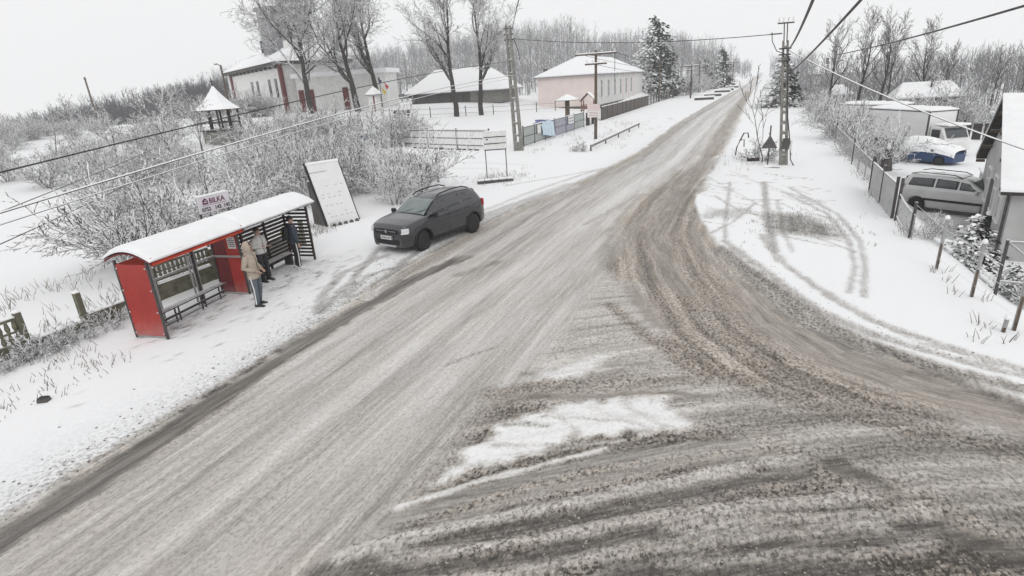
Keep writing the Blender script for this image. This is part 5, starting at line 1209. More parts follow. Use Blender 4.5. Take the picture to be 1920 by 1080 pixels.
for i in range(22): pk.tubes([(np.array([(.02, 20.4+i*.115, .05), (.02, 20.4+i*.115, .85)]), np.array([.009, .009]))], 4)
pk.build('mesh', M['mesh'], b)['kind'] = 'stuff'
for z in (.1, .85): MB().tubes([(np.array([(.02, 22.9, z+.15), (.02, 21.6, z), (.02, 20.4, z-.02)]), np.full(3, .022))], 4).build('rail', M['mesh'], b)
def fpost(lbx, x, y, h, rz=0):
    t = thing('fence_post', lbx, 'fence post', (x, y, g(x, y)), rz, None); MB().cyl((0, 0, -.1), (.03, .02, h), .042, n=8).build('shaft', M['mesh'], t); MB().lathe([(.055, 0), (.06, .05), (.03, .1)], (.03, .02, h), 7).build('snow_cap', M['snow'], t, True); MB().box((.0, -.042, h*.3), (.05, .012, h*.5)).build('rust_strip', M['wood'], t)
fpost('lone snowy fence post left of the little spruce', 4.55, 17.5, 1.4); fpost('lone snowy fence post right in front of the little spruce', 4.78, 15.4, 1.35); fpost('nearest right fence post at the frame edge', 5.0, 13.5, 1.5)
fpost('short dark stump post near the right fence corner', 4.78, 13.35, .35)
b = thing('wire_strands', 'thin snowy fence wires strung between the lone posts', 'wire', (0, 0, 0))
for h in (.35, .75, 1.15): MB().tubes([(np.array([(4.5, 20.4, h), (4.55, 17.5, h), (4.78, 15.4, h), (5.0, 13.5, h)]), np.full(4, .006))], 4).build('strand', M['mesh'], b)
b = thing('pipe_gate', 'snowy pipe gate frame with a slanting brace by the right house', 'gate', (5.95, 17.6, g(5.95, 17.6)), -.15)
for x in (0, 1.7): MB().cyl((x, 0, 0), (x, 0, 1.55), .04, n=8).build('post', M['steel'], b)
for z in (1.5, .45): MB().cyl((0, 0, z), (1.7, 0, z), .035, n=8).build('bar', M['mesh'], b)
MB().cyl((0, 0, 1.5), (1.2, 0, .5), .03, n=8).build('brace', M['mesh'], b)
for x in (.5, .85, 1.3): MB().cyl((x, 0, .1), (x, 0, 1.8), .025, n=6).build('upright', M['mesh'], b)
b = thing('closed_parasol', 'closed dark garden parasol standing in the yard', 'parasol', (6.75, 38.9, -1.35)); MB().lathe([(.05, .0), (.06, .6), (.33, .62), (.26, 1.1), (.12, 1.9), (.05, 2.15)], (0, 0, 0), 9).build('canopy', M['plinth'], b, True); MB().lathe([(.14, 1.85), (.1, 2.1), (.02, 2.2)], (0, 0, 0), 8).build('snow_cap', M['snow'], b, True); MB().lathe([(.3, -.05), (.28, .08), (.05, .1)], (0, 0, 0), 10).build('base', M['concrete'], b)
for k in range(8):
    a = k*math.pi/4; MB().bar((math.cos(a)*.33, math.sin(a)*.33, .63), (math.cos(a)*.08, math.sin(a)*.08, 2.0), .02).build('rib', M['black'], b)
b = thing('rubbish_bin', 'black wheeled rubbish bin with snowy lid by the house wall', 'bin', (8.75, 27.4, g(8.75, 27.4)), -.3); MB().box((0, 0, .45), (.66, .6, .9), taper=1.12).build('body', M['black'], b, bevel=.03); MB().box((0, 0, .94), (.78, .72, .09)).build('lid', M['black'], b, bevel=.02); s = MB(); snow_slab(s, [(-.36, -.33, .99), (.36, -.33, .99), (.36, .33, .99), (-.36, .33, .99)], .1, 6, 6); s.build('snow_cap', M['snow'], b, True)
for y in (-.25, .25): MB().lathe([(.1, -.03), (.1, .03)], (-.34, y, .1), 10, 'y').build('wheel', M['rubber'], b)
b = thing('low_wall', 'dark slatted garden fence behind the parked trucks', 'fence', (14, 62, -1.6), -.5)
for i in range(14): MB().box((-3+i*.75, 0, .7), (.6, .08, 1.4)).build('board', M['darkwood'], b)
for i in range(5): MB().box((-3.2+i*2.6, .08, .8), (.12, .12, 1.7)).build('post', M['darkwood'], b)

# ------------------------------------------------------------------ vehicles (x forward, y left, origin on the ground under the middle)
def ip(tab, x): return np.interp(x, [p[0] for p in tab][::-1], [p[1] for p in tab][::-1])
class Car:
    def __init__(s, o, paint, belt, roof, width, wroof, wheels, R=.34, arch=.40, zb=.27, dirt=True):
        s.o = o; s.belt, s.roof, s.width, s.wroof, s.wheels, s.R, s.arch, s.zb = belt, roof, width, wroof, wheels, R, arch, zb
        x0, x1 = belt[-1][0], belt[0][0]
        xs = set(np.linspace(x0, x1, 46).round(3))
        for w in wheels: xs |= set((w+np.linspace(-arch, arch, 15)).round(3))
        s.xs = np.array(sorted(xs)); rows = [s.section(x) for x in s.xs]
        P = np.array(rows); Pm = P[:, ::-1].copy(); Pm[..., 1] *= -1
        full = np.concatenate([P, Pm[:, 1:]], 1)
        m = MB(); m.grid(full); n = full.shape[1]
        for k, rev in ((0, False), (-1, True)):
            b0 = m.n; m.v.append(full[k]); m.n += n; f = tuple(range(b0, b0+n)); m.f.append(f if rev else f[::-1])
        s.body = m.build('body', paint, o, True)
        wn = s.body.modifiers.new('wn', 'WEIGHTED_NORMAL'); wn.keep_sharp = True
    def zbot(s, x):
        z = s.zb
        for w in s.wheels:
            d = abs(x-w)
            if d < s.arch: z = max(z, s.R+math.sqrt(s.arch**2-d*d)*.98)
        return z
    def section(s, x):
        w = ip(s.width, x); be = ip(s.belt, x); ro = max(ip(s.roof, x), be); wr = min(ip(s.wroof, x), w-.1); zb = s.zbot(x); k = min(1, (ro-be)/.12); inarch = zb > s.zb+.005
        zz = max(.5*(s.zb+be), zb+.05)
        lo = [(0, s.zb), (w-.28 if inarch else w-.06, s.zb), (w-.27 if inarch else w-.05, zb), (w-.004, zb+.015 if inarch else zb+.09), (w+.008, zz), (w-.012, max(be-.12, zz+.04)), (w-.055, be)]
        a = [(w-.075, be+.012), (w-.075+(wr-w+.075)*.5, be+(ro-be)*.5), (wr, ro-.07), (wr-.10, ro-.012), (wr*.5, ro+.012), (0, ro+.018)]
        b = [(w-.09, be+.006), (w-.16, be+.016), (w*.72, be+.026), (w*.5, be+.034), (w*.25, be+.039), (0, be+.04)]
        hi = [(a[i][0]*k+b[i][0]*(1-k), a[i][1]*k+b[i][1]*(1-k)) for i in range(6)]
        return [(x, y, z) for y, z in lo+hi]
    def side(s, x, t, sg, off=.01):
        w = ip(s.width, x); be = ip(s.belt, x); ro = ip(s.roof, x); wr = min(ip(s.wroof, x), w-.1)
        return (x, sg*(w-.075+(wr-w+.075)*t+off), be+.012+(ro-.07-be-.012)*t)
    def side_glass(s, quads, mt):
        for sg in (-1, 1):
            for (b0, b1, t0, t1, lo, hi) in quads:   # bottom x range, top x range, t range
                g_ = []
                for u in np.linspace(0, 1, 6):
                    row = []
                    for t in np.linspace(0, 1, 4):
                        x = (b0+(b1-b0)*u)*(1-t)+(t0+(t1-t0)*u)*t; row.append(s.side(x, lo+(hi-lo)*t, sg))
                    g_.append(row)
                o = MB().grid(g_).build('side_window', mt, s.o, True); o.modifiers.new('t', 'SOLIDIFY').thickness = .006
    def screen(s, name, x0, x1, w0, w1, mt, off=.012):
        g_ = []
        for u in np.linspace(0, 1, 7):
            x = x0+(x1-x0)*u; w = w0+(w1-w0)*u; row = []
            for v in np.linspace(-1, 1, 9):
                be = ip(s.belt, x); ro = ip(s.roof, x); k = min(1, max(0, ro-be)/.12); z = (ro+.018)*k+(be+.04)*(1-k)-.018*v*v
                row.append((x+math.copysign(off, x0-.0), w*v, z+off))
            g_.append(row)
        o = MB().grid(g_).build(name, mt, s.o, True); o.modifiers.new('t', 'SOLIDIFY').thickness = .006
    def add_wheels(s, rim=M['chrome'], steer=0, snowy=False):
        for i, w in enumerate(s.wheels):
            for sg in (-1, 1):
                y = sg*(ip(s.width, w)-.10); h = bpy.data.objects.new('wheel', None); COL.objects.link(h); h.parent = s.o; h.location = (w, y, s.R)
                if i == 0: h.rotation_euler = (0, 0, steer)
                R = s.R; MB().lathe([(R*.62, -.1), (R*.93, -.105), (R, -.07), (R, .07), (R*.93, .105), (R*.62, .1)], (0, 0, 0), 26, 'y').build('tyre', M['rubber'], h, True)
                m = MB().lathe([(R*.64, -.075*sg), (R*.60, .07*sg), (R*.56, .05*sg), (R*.5, .03*sg)], (0, 0, 0), 24, 'y')
                for q in range(5):
                    a = q*2*math.pi/5; c, s_ = math.cos(a), math.sin(a); m.bar((c*.03, .055*sg, s_*.03), (c*R*.58, .06*sg, s_*R*.58), .055, .03)
                m.lathe([(.05, .03*sg), (.05, .085*sg)], (0, 0, 0), 10, 'y'); m.build('rim', rim, h, False)
                MB().lathe([(R*.57, 0), (R*.57, .012*sg)], (0, 0, 0), 16, 'y').build('brake_disc', M['black'], h)
    def arch_trim(s, mt, r=.03):
        for w in s.wheels:
            for sg in (-1, 1):
                a = np.linspace(.02, math.pi-.02, 16); p = np.array([(w+math.cos(t)*(s.arch+.01), sg*(ip(s.width, w+math.cos(t)*s.arch)+.0), s.R+math.sin(t)*(s.arch+.01)) for t in a])
                MB().tubes([(p, np.full(16, r))], 6).build('arch_trim', mt, s.o, True)

# dark grey SUV
SUV_B = [(2.17, .84), (2.08, .95), (1.6, 1.05), (1.05, 1.11), (0, 1.12), (-1.0, 1.15), (-1.9, 1.17), (-2.17, 1.10)]
SUV_R = [(2.17, .84), (1.08, 1.11), (.30, 1.53), (-.1, 1.61), (-.9, 1.63), (-1.6, 1.58), (-1.85, 1.50), (-2.08, 1.18), (-2.17, 1.10)]
SUV_W = [(2.17, .66), (2.05, .80), (1.75, .885), (1.3, .91), (-1.4, .91), (-1.9, .87), (-2.17, .76)]
SUV_T = [(1.1, .74), (.3, .60), (-1.0, .60), (-2.1, .66)]
b = thing('suv', 'dark grey SUV with roof rails parked at the snowy roadside', 'car', (-11.15, 17.9, .0), math.radians(-102)); b.scale = (1.03, 1.03, 1.07)
c = Car(b, M['carpaint'], SUV_B, SUV_R, SUV_W, SUV_T, (1.33, -1.34), .355, .42, .30)
c.side_glass([(.86, .02, .36, .0, .10, .86), (-.06, -.86, -.07, -.84, .10, .86), (-.98, -1.62, -.98, -1.45, .18, .82)], M['glass'])
scr = mat('windscreen_glass', (.16, .19, .19), .12, .15, 2, spec=.8)
c.screen('windscreen', 1.03, .34, .68, .56, scr); c.screen('rear_window', -2.05, -1.84, .58, .54, M['glass'])
c.add_wheels(M['chrome'], .28); c.arch_trim(M['black'], .035)
for sg in (-1, 1):
    MB().box((0, sg*.90, .36), (1.75, .05, .13)).build('sill_trim', M['black'], b, bevel=.02)
    MB().tubes([(np.array([(.2, sg*.55, 1.575), (.05, sg*.56, 1.66), (-.6, sg*.56, 1.71), (-1.2, sg*.56, 1.70), (-1.55, sg*.56, 1.60)]), np.array([.022]*5))], 6).build('roof_rail', M['black'], b, True)
    hl = MB().box((1.98, sg*.66, .83), (.26, .34, .15), rz=sg*-.6).build('headlight', M['lamp'], b, bevel=.03)
    MB().box((2.01, sg*.66, .76), (.25, .34, .03), rz=sg*-.6).build('light_strip', M['white'], hl); MB().box((2.03, sg*.645, .84), (.2, .1, .09), rz=sg*-.6).build('lens', M['black'], hl)
    MB().lathe([(.05, 0), (.05, .03)], (2.12, sg*.62, .46), 10, 'x').build('fog_light', M['lamp'], b)
    mr = MB().box((.80, sg*1.0, 1.13), (.12, .2, .16)).build('mirror', M['carpaint'] if 0 else M['black'], b, bevel=.04); MB().box((.80, sg*.88, 1.08), (.05, .14, .05)).build('mirror_arm', M['black'], mr)
    for x in (-.0, -.95): MB().box((x-.12, sg*.915, 1.0), (.19, .03, .035)).build('door_handle', M['carpaint'], b)
    MB().box((-2.06, sg*.76, 1.0), (.13, .16, .26)).build('tail_light', M['redlamp'], b, bevel=.03)
    for x in (.04, -.92): MB().tubes([(np.array([(x, sg*.914, .42), (x+.01, sg*.917, .7), (x, sg*.90, 1.06)]), np.full(3, .006))], 4).build('door_seam', M['black'], b)
    MB().box((.42, sg*.853, 1.125), (1.0, .02, .02)).build('window_trim', M['chrome'] if 0 else M['black'], b)
gr = MB().box((2.165, 0, .80), (.05, 1.0, .14)).build('grille', M['black'], b, bevel=.01)
for sg in (-1, 1):
    for k in range(4): MB().box((2.20, sg*(.15+k*.09), .81), (.012, .055, .03)).build('grille_bar', M['chrome'], gr)
MB().prism([(-.07, .85), (.07, .85), (.05, .78), (0, .74), (-.05, .78)], .015, 'x', (2.195, 0, 0)).build('badge', M['chrome'], gr)
MB().box((2.17, 0, .46), (.05, 1.1, .17)).build('lower_grille', M['black'], b, bevel=.02); MB().box((2.17, 0, .335), (.06, .8, .07)).build('skid_plate', M['chrome'], b, bevel=.01)
pl = MB().box((2.205, 0, .60), (.015, .54, .12)).build('number_plate', M['white'], b); MB().box((2.214, .25, .60), (.004, .035, .11)).build('blue_strip', M['blue'], pl)
for k in range(7): MB().box((2.214, .17-k*.06-(k > 1)*.02, .60), (.004, .035, .055+.01*(k % 2))).build('plate_mark', M['plinth'], pl)
MB().box((1.07, 0, 1.115), (.06, 1.3, .02)).build('wiper_cowl', M['black'], b)
for y in (-.35, .2): MB().bar((1.06, y, 1.15), (.82, y+.42, 1.285), .02, .012).build('wiper', M['black'], b)

# silver estate van in the yard
VB = [(2.2, .72), (2.1, .84), (1.7, .98), (1.15, 1.08), (0, 1.08), (-1.2, 1.10), (-2.1, 1.12), (-2.25, 1.0)]
VR = [(2.2, .72), (1.2, 1.08), (.4, 1.52), (0, 1.60), (-1.0, 1.66), (-1.9, 1.64), (-2.12, 1.55), (-2.25, 1.0)]
VW = [(2.2, .62), (2.0, .78), (1.6, .85), (-1.8, .87), (-2.1, .84), (-2.25, .78)]
VT = [(1.2, .70), (.4, .58), (-1.9, .62), (-2.25, .66)]
dx, dy = 2.35, -1.55; az = math.atan2(dy, dx)
b = thing('estate_van', 'silver estate van parked in the yard behind the fence', 'car', (8.65, 31.75, g(8.65, 31.75)+.05), az); b.scale = (1, 1, 1.05)
c = Car(b, M['silver'], VB, VR, VW, VT, (1.42, -1.45), .32, .38, .25)
c.side_glass([(.98, .12, .42, .10, .10, .86), (.04, -.82, .04, -.82, .10, .86), (-.9, -1.95, -.9, -1.85, .10, .84)], M['glass']); c.screen('windscreen', 1.14, .44, .66, .54, M['glass']); c.screen('rear_window', -2.2, -2.13, .6, .58, M['glass'])
c.add_wheels(M['chrome'], .1)
for sg in (-1, 1):
    MB().box((-.05, sg*.868, .62), (2.3, .03, .1)).build('side_strip', M['black'], b); MB().box((-2.18, sg*.80, 1.05), (.12, .1, .42)).build('tail_light', M['redlamp'], b, bevel=.02)
    MB().box((2.02, sg*.66, .80), (.22, .26, .18), rz=sg*-.5).build('headlight', M['lamp'], b, bevel=.03); MB().box((.82, sg*.93, 1.1), (.12, .2, .16)).build('mirror', M['silver'], b, bevel=.04)
    MB().tubes([(np.array([(.1, sg*.55, 1.60), (-.2, sg*.56, 1.70), (-1.6, sg*.58, 1.74), (-1.95, sg*.58, 1.66)]), np.full(4, .02))], 6).build('roof_rail', M['black'], b, True)
MB().box((-2.22, 0, .45), (.12, 1.55, .22)).build('rear_bumper', M['black'], b, bevel=.03); MB().box((2.14, 0, .45), (.14, 1.5, .24)).build('front_bumper', M['silver'], b, bevel=.04)
s = MB(); snow_slab(s, [(.1, -.5, 1.61), (-1.9, -.5, 1.655), (-1.9, .5, 1.655), (.1, .5, 1.61)][::-1], .035, 12, 6, 5, .2); s.build('roof_snow', M['snow'], b, True)
MB().box((-.35, .80, 1.30), (.3, .01, .2)).build('window_sticker', M['white'], b)

# blue car under a thick blanket of snow
BB = [(2.0, .68), (1.9, .80), (1.5, .92), (1.0, 1.0), (0, 1.0), (-1.0, 1.02), (-1.8, 1.02), (-2.0, .9)]
BR = [(2.0, .68), (1.05, 1.0), (.3, 1.40), (-.2, 1.46), (-1.2, 1.44), (-1.75, 1.2), (-2.0, .9)]
BWd = [(2.0, .6), (1.8, .76), (1.3, .84), (-1.5, .84), (-2.0, .72)]
dx, dy = 1.75, -3.1; az = math.atan2(dy, dx)*.72
b = thing('snowed_in_car', 'blue car buried under a thick blanket of snow beside the trucks', 'car', (10.6, 47.6, -1.58), az)
c = Car(b, M['blue'], BB, BR, BWd, [(1.0, .66), (.3, .56), (-2, .6)], (1.22, -1.25), .30, .36, .24)
c.side_glass([(.8, .05, .3, .03, .1, .85), (-.05, -.9, -.05, -.85, .1, .85)], M['glass']); c.add_wheels(M['steel'])
cb_ = [(x*1.01, z+.02) for x, z in BB]; cr_ = [(x*1.01, z+.22) for x, z in BR]
sn = MB(); rows = []
for x in np.linspace(-2.03, 2.03, 40):
    w = ip(BWd, x)+.03; ro = max(ip(BR, x), ip(BB, x)); rows.append([(x, w*math.sin(a)*(1.0 if abs(a) > 1 else 1), ip(BB, x)-.2+.1*float(fbm(np.array([x*2.2]), np.array([a*1.5]), 9)[0])+(ro+.18+.16*float(fbm(np.array([x*1.6]), np.array([a*1.3+5]), 19)[0])-ip(BB, x)+.22)*max(0, math.cos(a))**.55) for a in np.linspace(-math.pi/2, math.pi/2, 15)])
sn.grid(rows).build('snow_cover', M['snow'], b, True)
for sg in (-1, 1): MB().box((.78, sg*.92, 1.0), (.1, .16, .13)).build('mirror', M['black'], b, bevel=.03); MB().box((1.85, sg*.62, .72), (.2, .26, .14)).build('headlight', M['lamp'], b, bevel=.02)

# white box trucks
def truck(lbx, x, y, az, L, Wd, H):
    b = thing('box_truck', lbx, 'truck', (x, y, -1.6), az)
    bm = mat('white_box_body', (.74, .74, .735), .6, .04, .6)
    MB().box((-L/2, 0, .95+H/2), (L, Wd, H)).build('box_body', bm, b, bevel=.02)
    for z in (.98, .95+H-.03): MB().box((-L/2, 0, z), (L+.04, Wd+.04, .08)).build('edge_rail', M['steel'], b)
    for x_ in (-.0, -L): 
        for sg in (-1, 1): MB().box((x_, sg*Wd/2, .95+H/2), (.09, .09, H)).build('corner_post', M['steel'], b)
    for k in range(1, 5): MB().box((-L*k/5, -Wd/2-.008, .95+H/2), (.02, .016, H-.2)).build('panel_seam', M['greywhite'], b)
    s = MB(); snow_slab(s, [(-L, -Wd/2, .96+H), (.02, -Wd/2, .96+H), (.02, Wd/2, .96+H), (-L, Wd/2, .96+H)], .2, 16, 8, 4); s.build('roof_snow', M['snow'], b, True)
    cab = MB().prism([(.08, .55), (1.75, .55), (1.8, 1.2), (1.55, 1.35), (1.1, 2.15), (.08, 2.25)], Wd*.86, 'y', (0, -Wd*.43, 0)).build('cab', M['white'], b, bevel=.06)
    MB().box((1.36, 0, 1.75), (.03, Wd*.72, .75), rot=Matrix.Rotation(math.radians(-30), 3, 'Y')).build('windscreen', M['glass'], cab)
    for sg in (-1, 1): MB().box((.65, sg*(Wd*.43+.004), 1.7), (.75, .02, .55)).build('door_window', M['glass'], cab); MB().box((1.0, sg*(Wd*.43+.2), 1.6), (.08, .2, .35)).build('mirror', M['black'], cab)
    MB().box((.9, 0, 2.3), (1.3, Wd*.8, .14)).build('cab_snow', M['snow'], cab, bevel=.05)
    MB().box((-L/2+.3, 0, .75), (L+1.2, 1.0, .3)).build('chassis', M['black'], b); MB().box((-L/2, -Wd/2+.1, .62), (L*.6, .1, .35)).build('side_guard', M['plinth'], b); MB().box((-L-.02, 0, .6), (.1, Wd*.9, .25)).build('rear_bumper', M['plinth'], b)
    for x_ in (1.0, -L+1.0):
        for sg in (-1, 1): MB().lathe([(.22, -.12), (.40, -.12), (.42, 0), (.40, .12), (.22, .12)], (x_, sg*(Wd/2-.18), .42), 18, 'y').build('wheel', M['rubber'], b)
    MB().box((-L-.03, 0, .95+H/2), (.03, .04, H-.1)).build('door_seam', M['steel'], b)
truck('white box truck with long cargo body, the nearer of two in the yard', 11.95, 51.4, math.atan2(-5.3, 3.0), 6.2, 2.2, 2.25)
truck('white box truck parked behind the nearer one, only its rear showing', 10.9, 59.5, math.atan2(-3.6, 3.0), 5.6, 2.2, 2.25)

# ------------------------------------------------------------------ people
SKIN = mat('skin', (.42, .27, .21), .6, .08, 12)
def ring_loft(mb, rings, n=14, cap=True):
    """rings: (centre, u vector, v vector); joined in order"""
    P = []
    for c, u, v in rings: P.append([np.array(c)+math.cos(2*math.pi*k/n)*np.array(u)+math.sin(2*math.pi*k/n)*np.array(v) for k in range(n)])
    b0 = mb.n; mb.v.append(np.array(P).reshape(-1, 3)); mb.n += n*len(P)
    for i in range(len(P)-1):
        for k in range(n): mb.f.append((b0+i*n+k, b0+i*n+(k+1) % n, b0+(i+1)*n+(k+1) % n, b0+(i+1)*n+k))
    if cap: mb.f.append(tuple(b0+k for k in range(n))[::-1]); mb.f.append(tuple(b0+(len(P)-1)*n+k for k in range(n)))
def limb(mb, pts, rad, n=12, flat=1.0):
    pts = [Vector(p) for p in pts]; rings = []
    for i, p in enumerate(pts):
        d = (pts[min(i+1, len(pts)-1)]-pts[max(i-1, 0)]).normalized(); u = d.cross(Vector((0, 1, 0.001))).normalized(); v = d.cross(u).normalized()
        rings.append((p, u*rad[i], v*rad[i]*flat))
    ring_loft(mb, rings, n)
def body_mesh(o, J, hs):
    """one continuous skinned body: J joints, hands with five fingers"""
    V = []; E = []; Rr = []
    def v(p, r, par=None):
        V.append(p); Rr.append(r); i = len(V)-1
        if par is not None: E.append((par, i))
        return i
    pel = v(J['pelvis'], (.12, .10)); wa = v(J['waist'], (.115, .09), pel); ch = v(J['chest'], (.14, .10), wa); nk = v(J['neck'], (.055, .055), ch)
    h0 = v(J['jaw'], (.062, .07), nk); h1 = v(J['head'], (.082, .095), h0); h2 = v(J['crown'], (.06, .07), h1)
    fw = Vector(J['face']); v(Vector(J['jaw'])+fw*.085+Vector((0, 0, .055)), (.014, .014), h1)     # nose
    for s in 'LR':
        hp = v(J['hip'+s], (.085, .085), pel); kn = v(J['knee'+s], (.055, .055), hp); an = v(J['ankle'+s], (.038, .038), kn); v(J['toe'+s], (.035, .03), an)
        sh = v(J['sho'+s], (.06, .06), ch); el = v(J['elb'+s], (.042, .042), sh); wr = v(J['wri'+s], (.028, .028), el)
        w = Vector(J['wri'+s]); d = (w-Vector(J['elb'+s])).normalized(); pm = v(w+d*.06, (.035, .02), wr)
        side = d.cross(Vector((0, 0, 1))); side = side.normalized() if side.length > .1 else Vector((1, 0, 0)); side = Vector((1, 0, 0)) if abs(d.z) > .8 else side
        for k, ln in enumerate((.07, .085, .08, .06)):
            a = v(w+d*.10+side*(.027-.018*k), (.010, .010), pm); bq = v(w+d*(.10+ln*.55)+side*(.029-.019*k)+Vector((0, 0, -.006)), (.009, .009), a); v(w+d*(.10+ln*.95)+side*(.027-.018*k)+Vector((0, 0, -.02)), (.007, .007), bq)
        a = v(w+d*.04+side*.035, (.011, .011), wr); v(w+d*.085+side*.055, (.009, .009), a)
    me = bpy.data.meshes.new('body'); me.from_pydata([tuple(p) for p in V], E, []); ob = bpy.data.objects.new('body', me); COL.objects.link(ob); ob.parent = o
    sk = ob.modifiers.new('skin', 'SKIN')
    lay_ = me.skin_vertices[0] if me.skin_vertices else None
    for i, r in enumerate(Rr): me.skin_vertices[0].data[i].radius = r; me.skin_vertices[0].data[i].use_root = (i == 0)
    su = ob.modifiers.new('sub', 'SUBSURF'); su.levels = 1; su.render_levels = 2; me.materials.append(SKIN); sk.use_smooth_shade = True
    return ob
def person(lbx, x, y, face, pose, coat, trousers, shoe, hood=None, hair=None, hem=.80, z=.05, extra=None, sc=1.0):
    o = thing('person', lbx, 'person', (x, y, z), face); o.scale = (sc, sc, sc)
    J = dict(pelvis=(0, 0, .94), waist=(0, 0, 1.08), chest=(.01, 0, 1.30), neck=(.0, 0, 1.46), jaw=(.025, 0, 1.535), head=(.01, 0, 1.63), crown=(.0, 0, 1.70), face=(1, 0, 0),
             hipL=(0, .10, .90), hipR=(0, -.10, .90), kneeL=(.03, .11, .49), kneeR=(.02, -.11, .49), ankleL=(-.01, .12, .08), ankleR=(0, -.12, .08), toeL=(.14, .14, .035), toeR=(.15, -.14, .035),
             shoL=(-.01, .175, 1.40), shoR=(-.01, -.175, 1.40), elbL=(-.06, .27, 1.14), elbR=(-.06, -.27, 1.14), wriL=(.12, .20, .98), wriR=(.12, -.20, .98)); J.update(pose)
    body_mesh(o, J, 1)
    m = MB()
    for s in 'LR': limb(m, [J['hip'+s], np.array(J['hip'+s])*.5+np.array(J['knee'+s])*.5, J['knee'+s], np.array(J['knee'+s])*.45+np.array(J['ankle'+s])*.55, np.array(J['ankle'+s])+(0, 0, .0)], (.105, .095, .072, .066, .062))
    ring_loft(m, [((0, 0, .82), (.10, 0, 0), (0, .17, 0)), ((0, 0, .92), (.125, 0, 0), (0, .185, 0)), ((0, 0, 1.02), (.115, 0, 0), (0, .165, 0))]); tr = m.build('trousers', trousers, o, True)
    if extra == 'stripe':
        for s, sg in (('L', 1), ('R', -1)):
            k, a, h = (np.array(J[q+s]) for q in ('knee', 'ankle', 'hip')); MB().tubes([(np.array([h+(.0, sg*.098, 0), k+(.0, sg*.068, 0), a+(0, sg*.058, .02)]), np.full(3, .018))], 6).build('side_stripe', M['white'], tr, True)
    for s in 'LR':
        a = np.array(J['ankle'+s]); t = np.array(J['toe'+s]); d = (t-a); d[2] = 0; d /= np.linalg.norm(d); n_ = np.array([-d[1], d[0], 0]); m = MB()
        ring_loft(m, [(a-d*.085+(0, 0, -.035), n_*.03, (0, 0, .03)), (a-d*.06+(0, 0, -.02), n_*.046, (0, 0, .055)), (a+(0, 0, -.01), n_*.05, (0, 0, .075)), (a+d*.08+(0, 0, -.03), n_*.052, (0, 0, .05)), (a+d*.15+(0, 0, -.045), n_*.05, (0, 0, .035)), (a+d*.2+(0, 0, -.05), n_*.03, (0, 0, .025))]); m.build('shoe', shoe, o, True)
    m = MB(); zs = [(hem, .145, .205), (hem+.05, .150, .21), (1.0, .145, .20), (1.12, .135, .19), (1.28, .145, .205), (1.38, .125, .20), (1.44, .09, .15), (1.50, .06, .075)]
    ring_loft(m, [((.005 if z_ < 1.3 else 0, 0, z_), (a, 0, 0), (0, b_, 0)) for z_, a, b_ in zs], 18)
    for s in 'LR':
        sh, el, wr = (np.array(J[q+s], float) for q in ('sho', 'elb', 'wri')); limb(m, [sh+(0, 0, .02), sh*.6+el*.4, el, el*.45+wr*.55, wr], (.085, .078, .068, .060, .052))
    ct = m.build('coat', coat, o, True)
    MB().tubes([(np.array([(.15, 0, hem+.02), (.15, 0, 1.1), (.148, 0, 1.3), (.10, 0, 1.44)]), np.full(4, .010))], 6).build('zip', M['plinth'], ct)
    hc = np.array(J['head'])
    if hood:
        m = MB(); g_ = []
        for i in range(13):
            th = math.pi*i/12; row = []
            for k in range(19):
                ph = .62+(2*math.pi-1.24)*k/18; row.append((hc[0]-.02+.145*math.sin(th)*math.cos(ph), .125*math.sin(th)*math.sin(ph), hc[2]-.02+.165*math.cos(th)+(.02 if th < 1 else 0)))
            g_.append(row)
        q = m.grid(g_).build('hood', hood, o, True); q.modifiers.new('t', 'SOLIDIFY').thickness = .018
        ring_loft(MB(), [], 3, False) if False else None
        m = MB(); ring_loft(m, [((-.03, 0, 1.42), (.12, 0, 0), (0, .15, 0)), ((-.03, 0, 1.49), (.115, 0, .02), (0, .13, 0)), ((-.03, 0, 1.53), (.095, 0, .02), (0, .10, 0))]); m.build('collar', hood, o, True)
    if hair:
        m = MB(); g_ = []
        for i in range(9):
            th = math.pi*.56*i/8; row = []
            for k in range(17):
                ph = 2*math.pi*k/16; ex = 1.0 if math.cos(ph) < .3 else (.9 if th > 1.0 else 1.0); row.append((hc[0]-.012+.108*math.sin(th)*math.cos(ph)*ex, .092*math.sin(th)*math.sin(ph), hc[2]+.005+.108*math.cos(th)*1.02))
            g_.append(row)
        q = m.grid(g_).build('hair', hair, o, True); q.modifiers.new('t', 'SOLIDIFY').thickness = .012
    for s in (-1, 1): MB().lathe([(.011, 0), (.009, .006)], (hc[0]+.080, s*.032, hc[2]+.005), 8, 'x').build('eye', M['black'], o)
    MB().box((hc[0]+.083, 0, hc[2]-.06), (.012, .045, .009)).build('mouth', M['darkred'], o)
    if not hood:
        for s in (-1, 1): MB().lathe([(.02, -.008), (.024, 0), (.015, .008)], (hc[0]-.01, s*.088, hc[2]-.01), 8, 'y').build('ear', SKIN, o)
    return o
beige = mat('beige_padded_coat', (.40, .34, .28), .85, .1, 9, bump=.5, bscale=22)
jeans = mat('grey_blue_jeans', (.105, .125, .145), .85, .2, 12); boot = mat('dark_boot_leather', (.03, .03, .033), .6, .2, 9)
white_j = mat('pale_grey_jacket', (.55, .54, .52), .8, .1, 9, bump=.4); dark_t = mat('black_cloth', (.028, .028, .032), .85, .25, 9); navy = mat('navy_jacket', (.045, .055, .075), .8, .2, 9, bump=.4)
pk = dict(elbL=(-.08, .28, 1.14), elbR=(-.08, -.28, 1.14), wriL=(.15, .15, 1.02), wriR=(.15, -.15, 1.02))
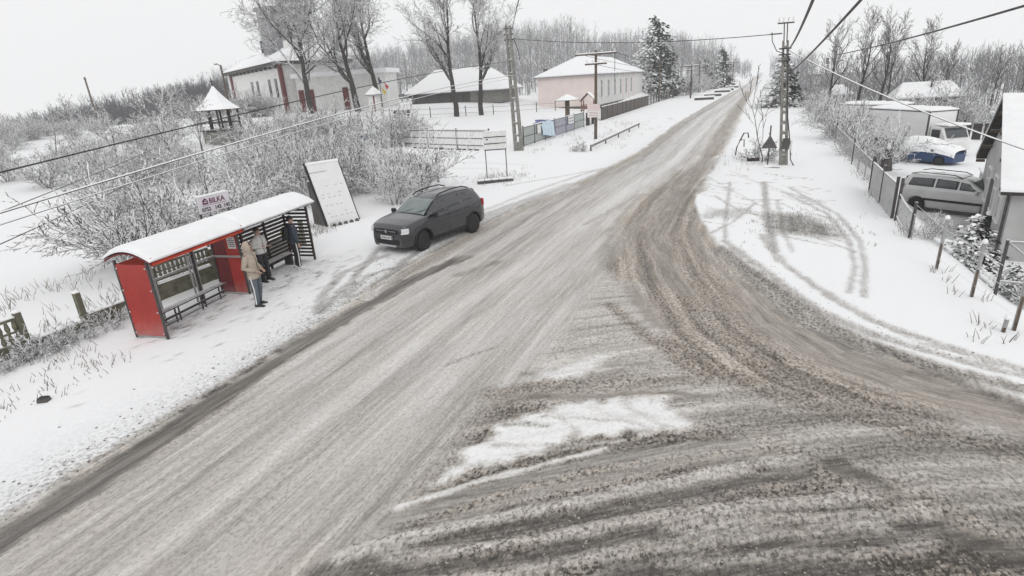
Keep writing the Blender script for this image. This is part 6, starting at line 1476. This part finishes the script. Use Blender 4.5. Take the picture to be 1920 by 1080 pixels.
person('person in a beige hooded coat and grey trousers standing before the red partition', -12.32, 10.55, math.radians(20), dict(pk, ankleL=(-.06, .10, .08), toeL=(.09, .13, .035)), beige, jeans, boot, hood=beige, sc=1.02, extra='stripe')
person('person in a pale jacket with folded arms under the dark shelter', -13.8, 12.25, math.radians(5), dict(elbL=(.0, .26, 1.16), elbR=(.0, -.26, 1.16), wriL=(.2, -.02, 1.17), wriR=(.19, .05, 1.13)), white_j, dark_t, boot, hair=mat('dark_hair', (.035, .028, .025), .7, .3, 20), hem=.92, sc=1.0)
p3 = person('person in a navy jacket and dark striped trousers at the shelter end', -13.75, 13.6, math.radians(60), dict(elbL=(-.02, .27, 1.13), elbR=(-.02, -.27, 1.13), wriL=(.05, .24, .88), wriR=(.05, -.24, .88)), navy, dark_t, mat('white_trainer', (.6, .6, .6), .6), hair=mat('brown_hair', (.03, .026, .024), .7, .3, 20), hem=.84, sc=1.02, extra='stripe')
b = thing('backpack', 'dark backpack with a yellow tab worn by the navy-jacketed person', 'bag', (-13.75, 13.6, .05), math.radians(60)); MB().box((-.20, 0, 1.22), (.17, .3, .42)).build('bag_body', M['black'], b, bevel=.05); MB().box((-.295, 0, 1.12), (.04, .22, .2)).build('pocket', dark_t, b, bevel=.015); MB().box((-.30, .12, 1.28), (.03, .03, .08)).build('tab', mat('yellow_tab', (.5, .42, .05), .7), b)
for s in (-1, 1): MB().tubes([(np.array([(-.14, s*.09, 1.4), (0, s*.10, 1.475), (.13, s*.11, 1.36), (.15, s*.12, 1.2)]), np.full(4, .014))], 5).build('strap', M['black'], b)

# ------------------------------------------------------------------ misty winter air
o = MB().box((0, 325, 15), (980, 710, 112)).build('haze', M['snow']); o['kind'] = 'stuff'; o['label'] = 'pale winter mist over the whole village'
m = bpy.data.materials.new('mist'); m.use_nodes = True; n = m.node_tree; n.nodes.clear()
ou = n.nodes.new('ShaderNodeOutputMaterial'); pv = n.nodes.new('ShaderNodeVolumePrincipled'); pv.inputs['Color'].default_value = (.93, .94, .96, 1); pv.inputs['Density'].default_value = .0006
n.links.new(pv.outputs[0], ou.inputs['Volume']); o.data.materials.clear(); o.data.materials.append(m)
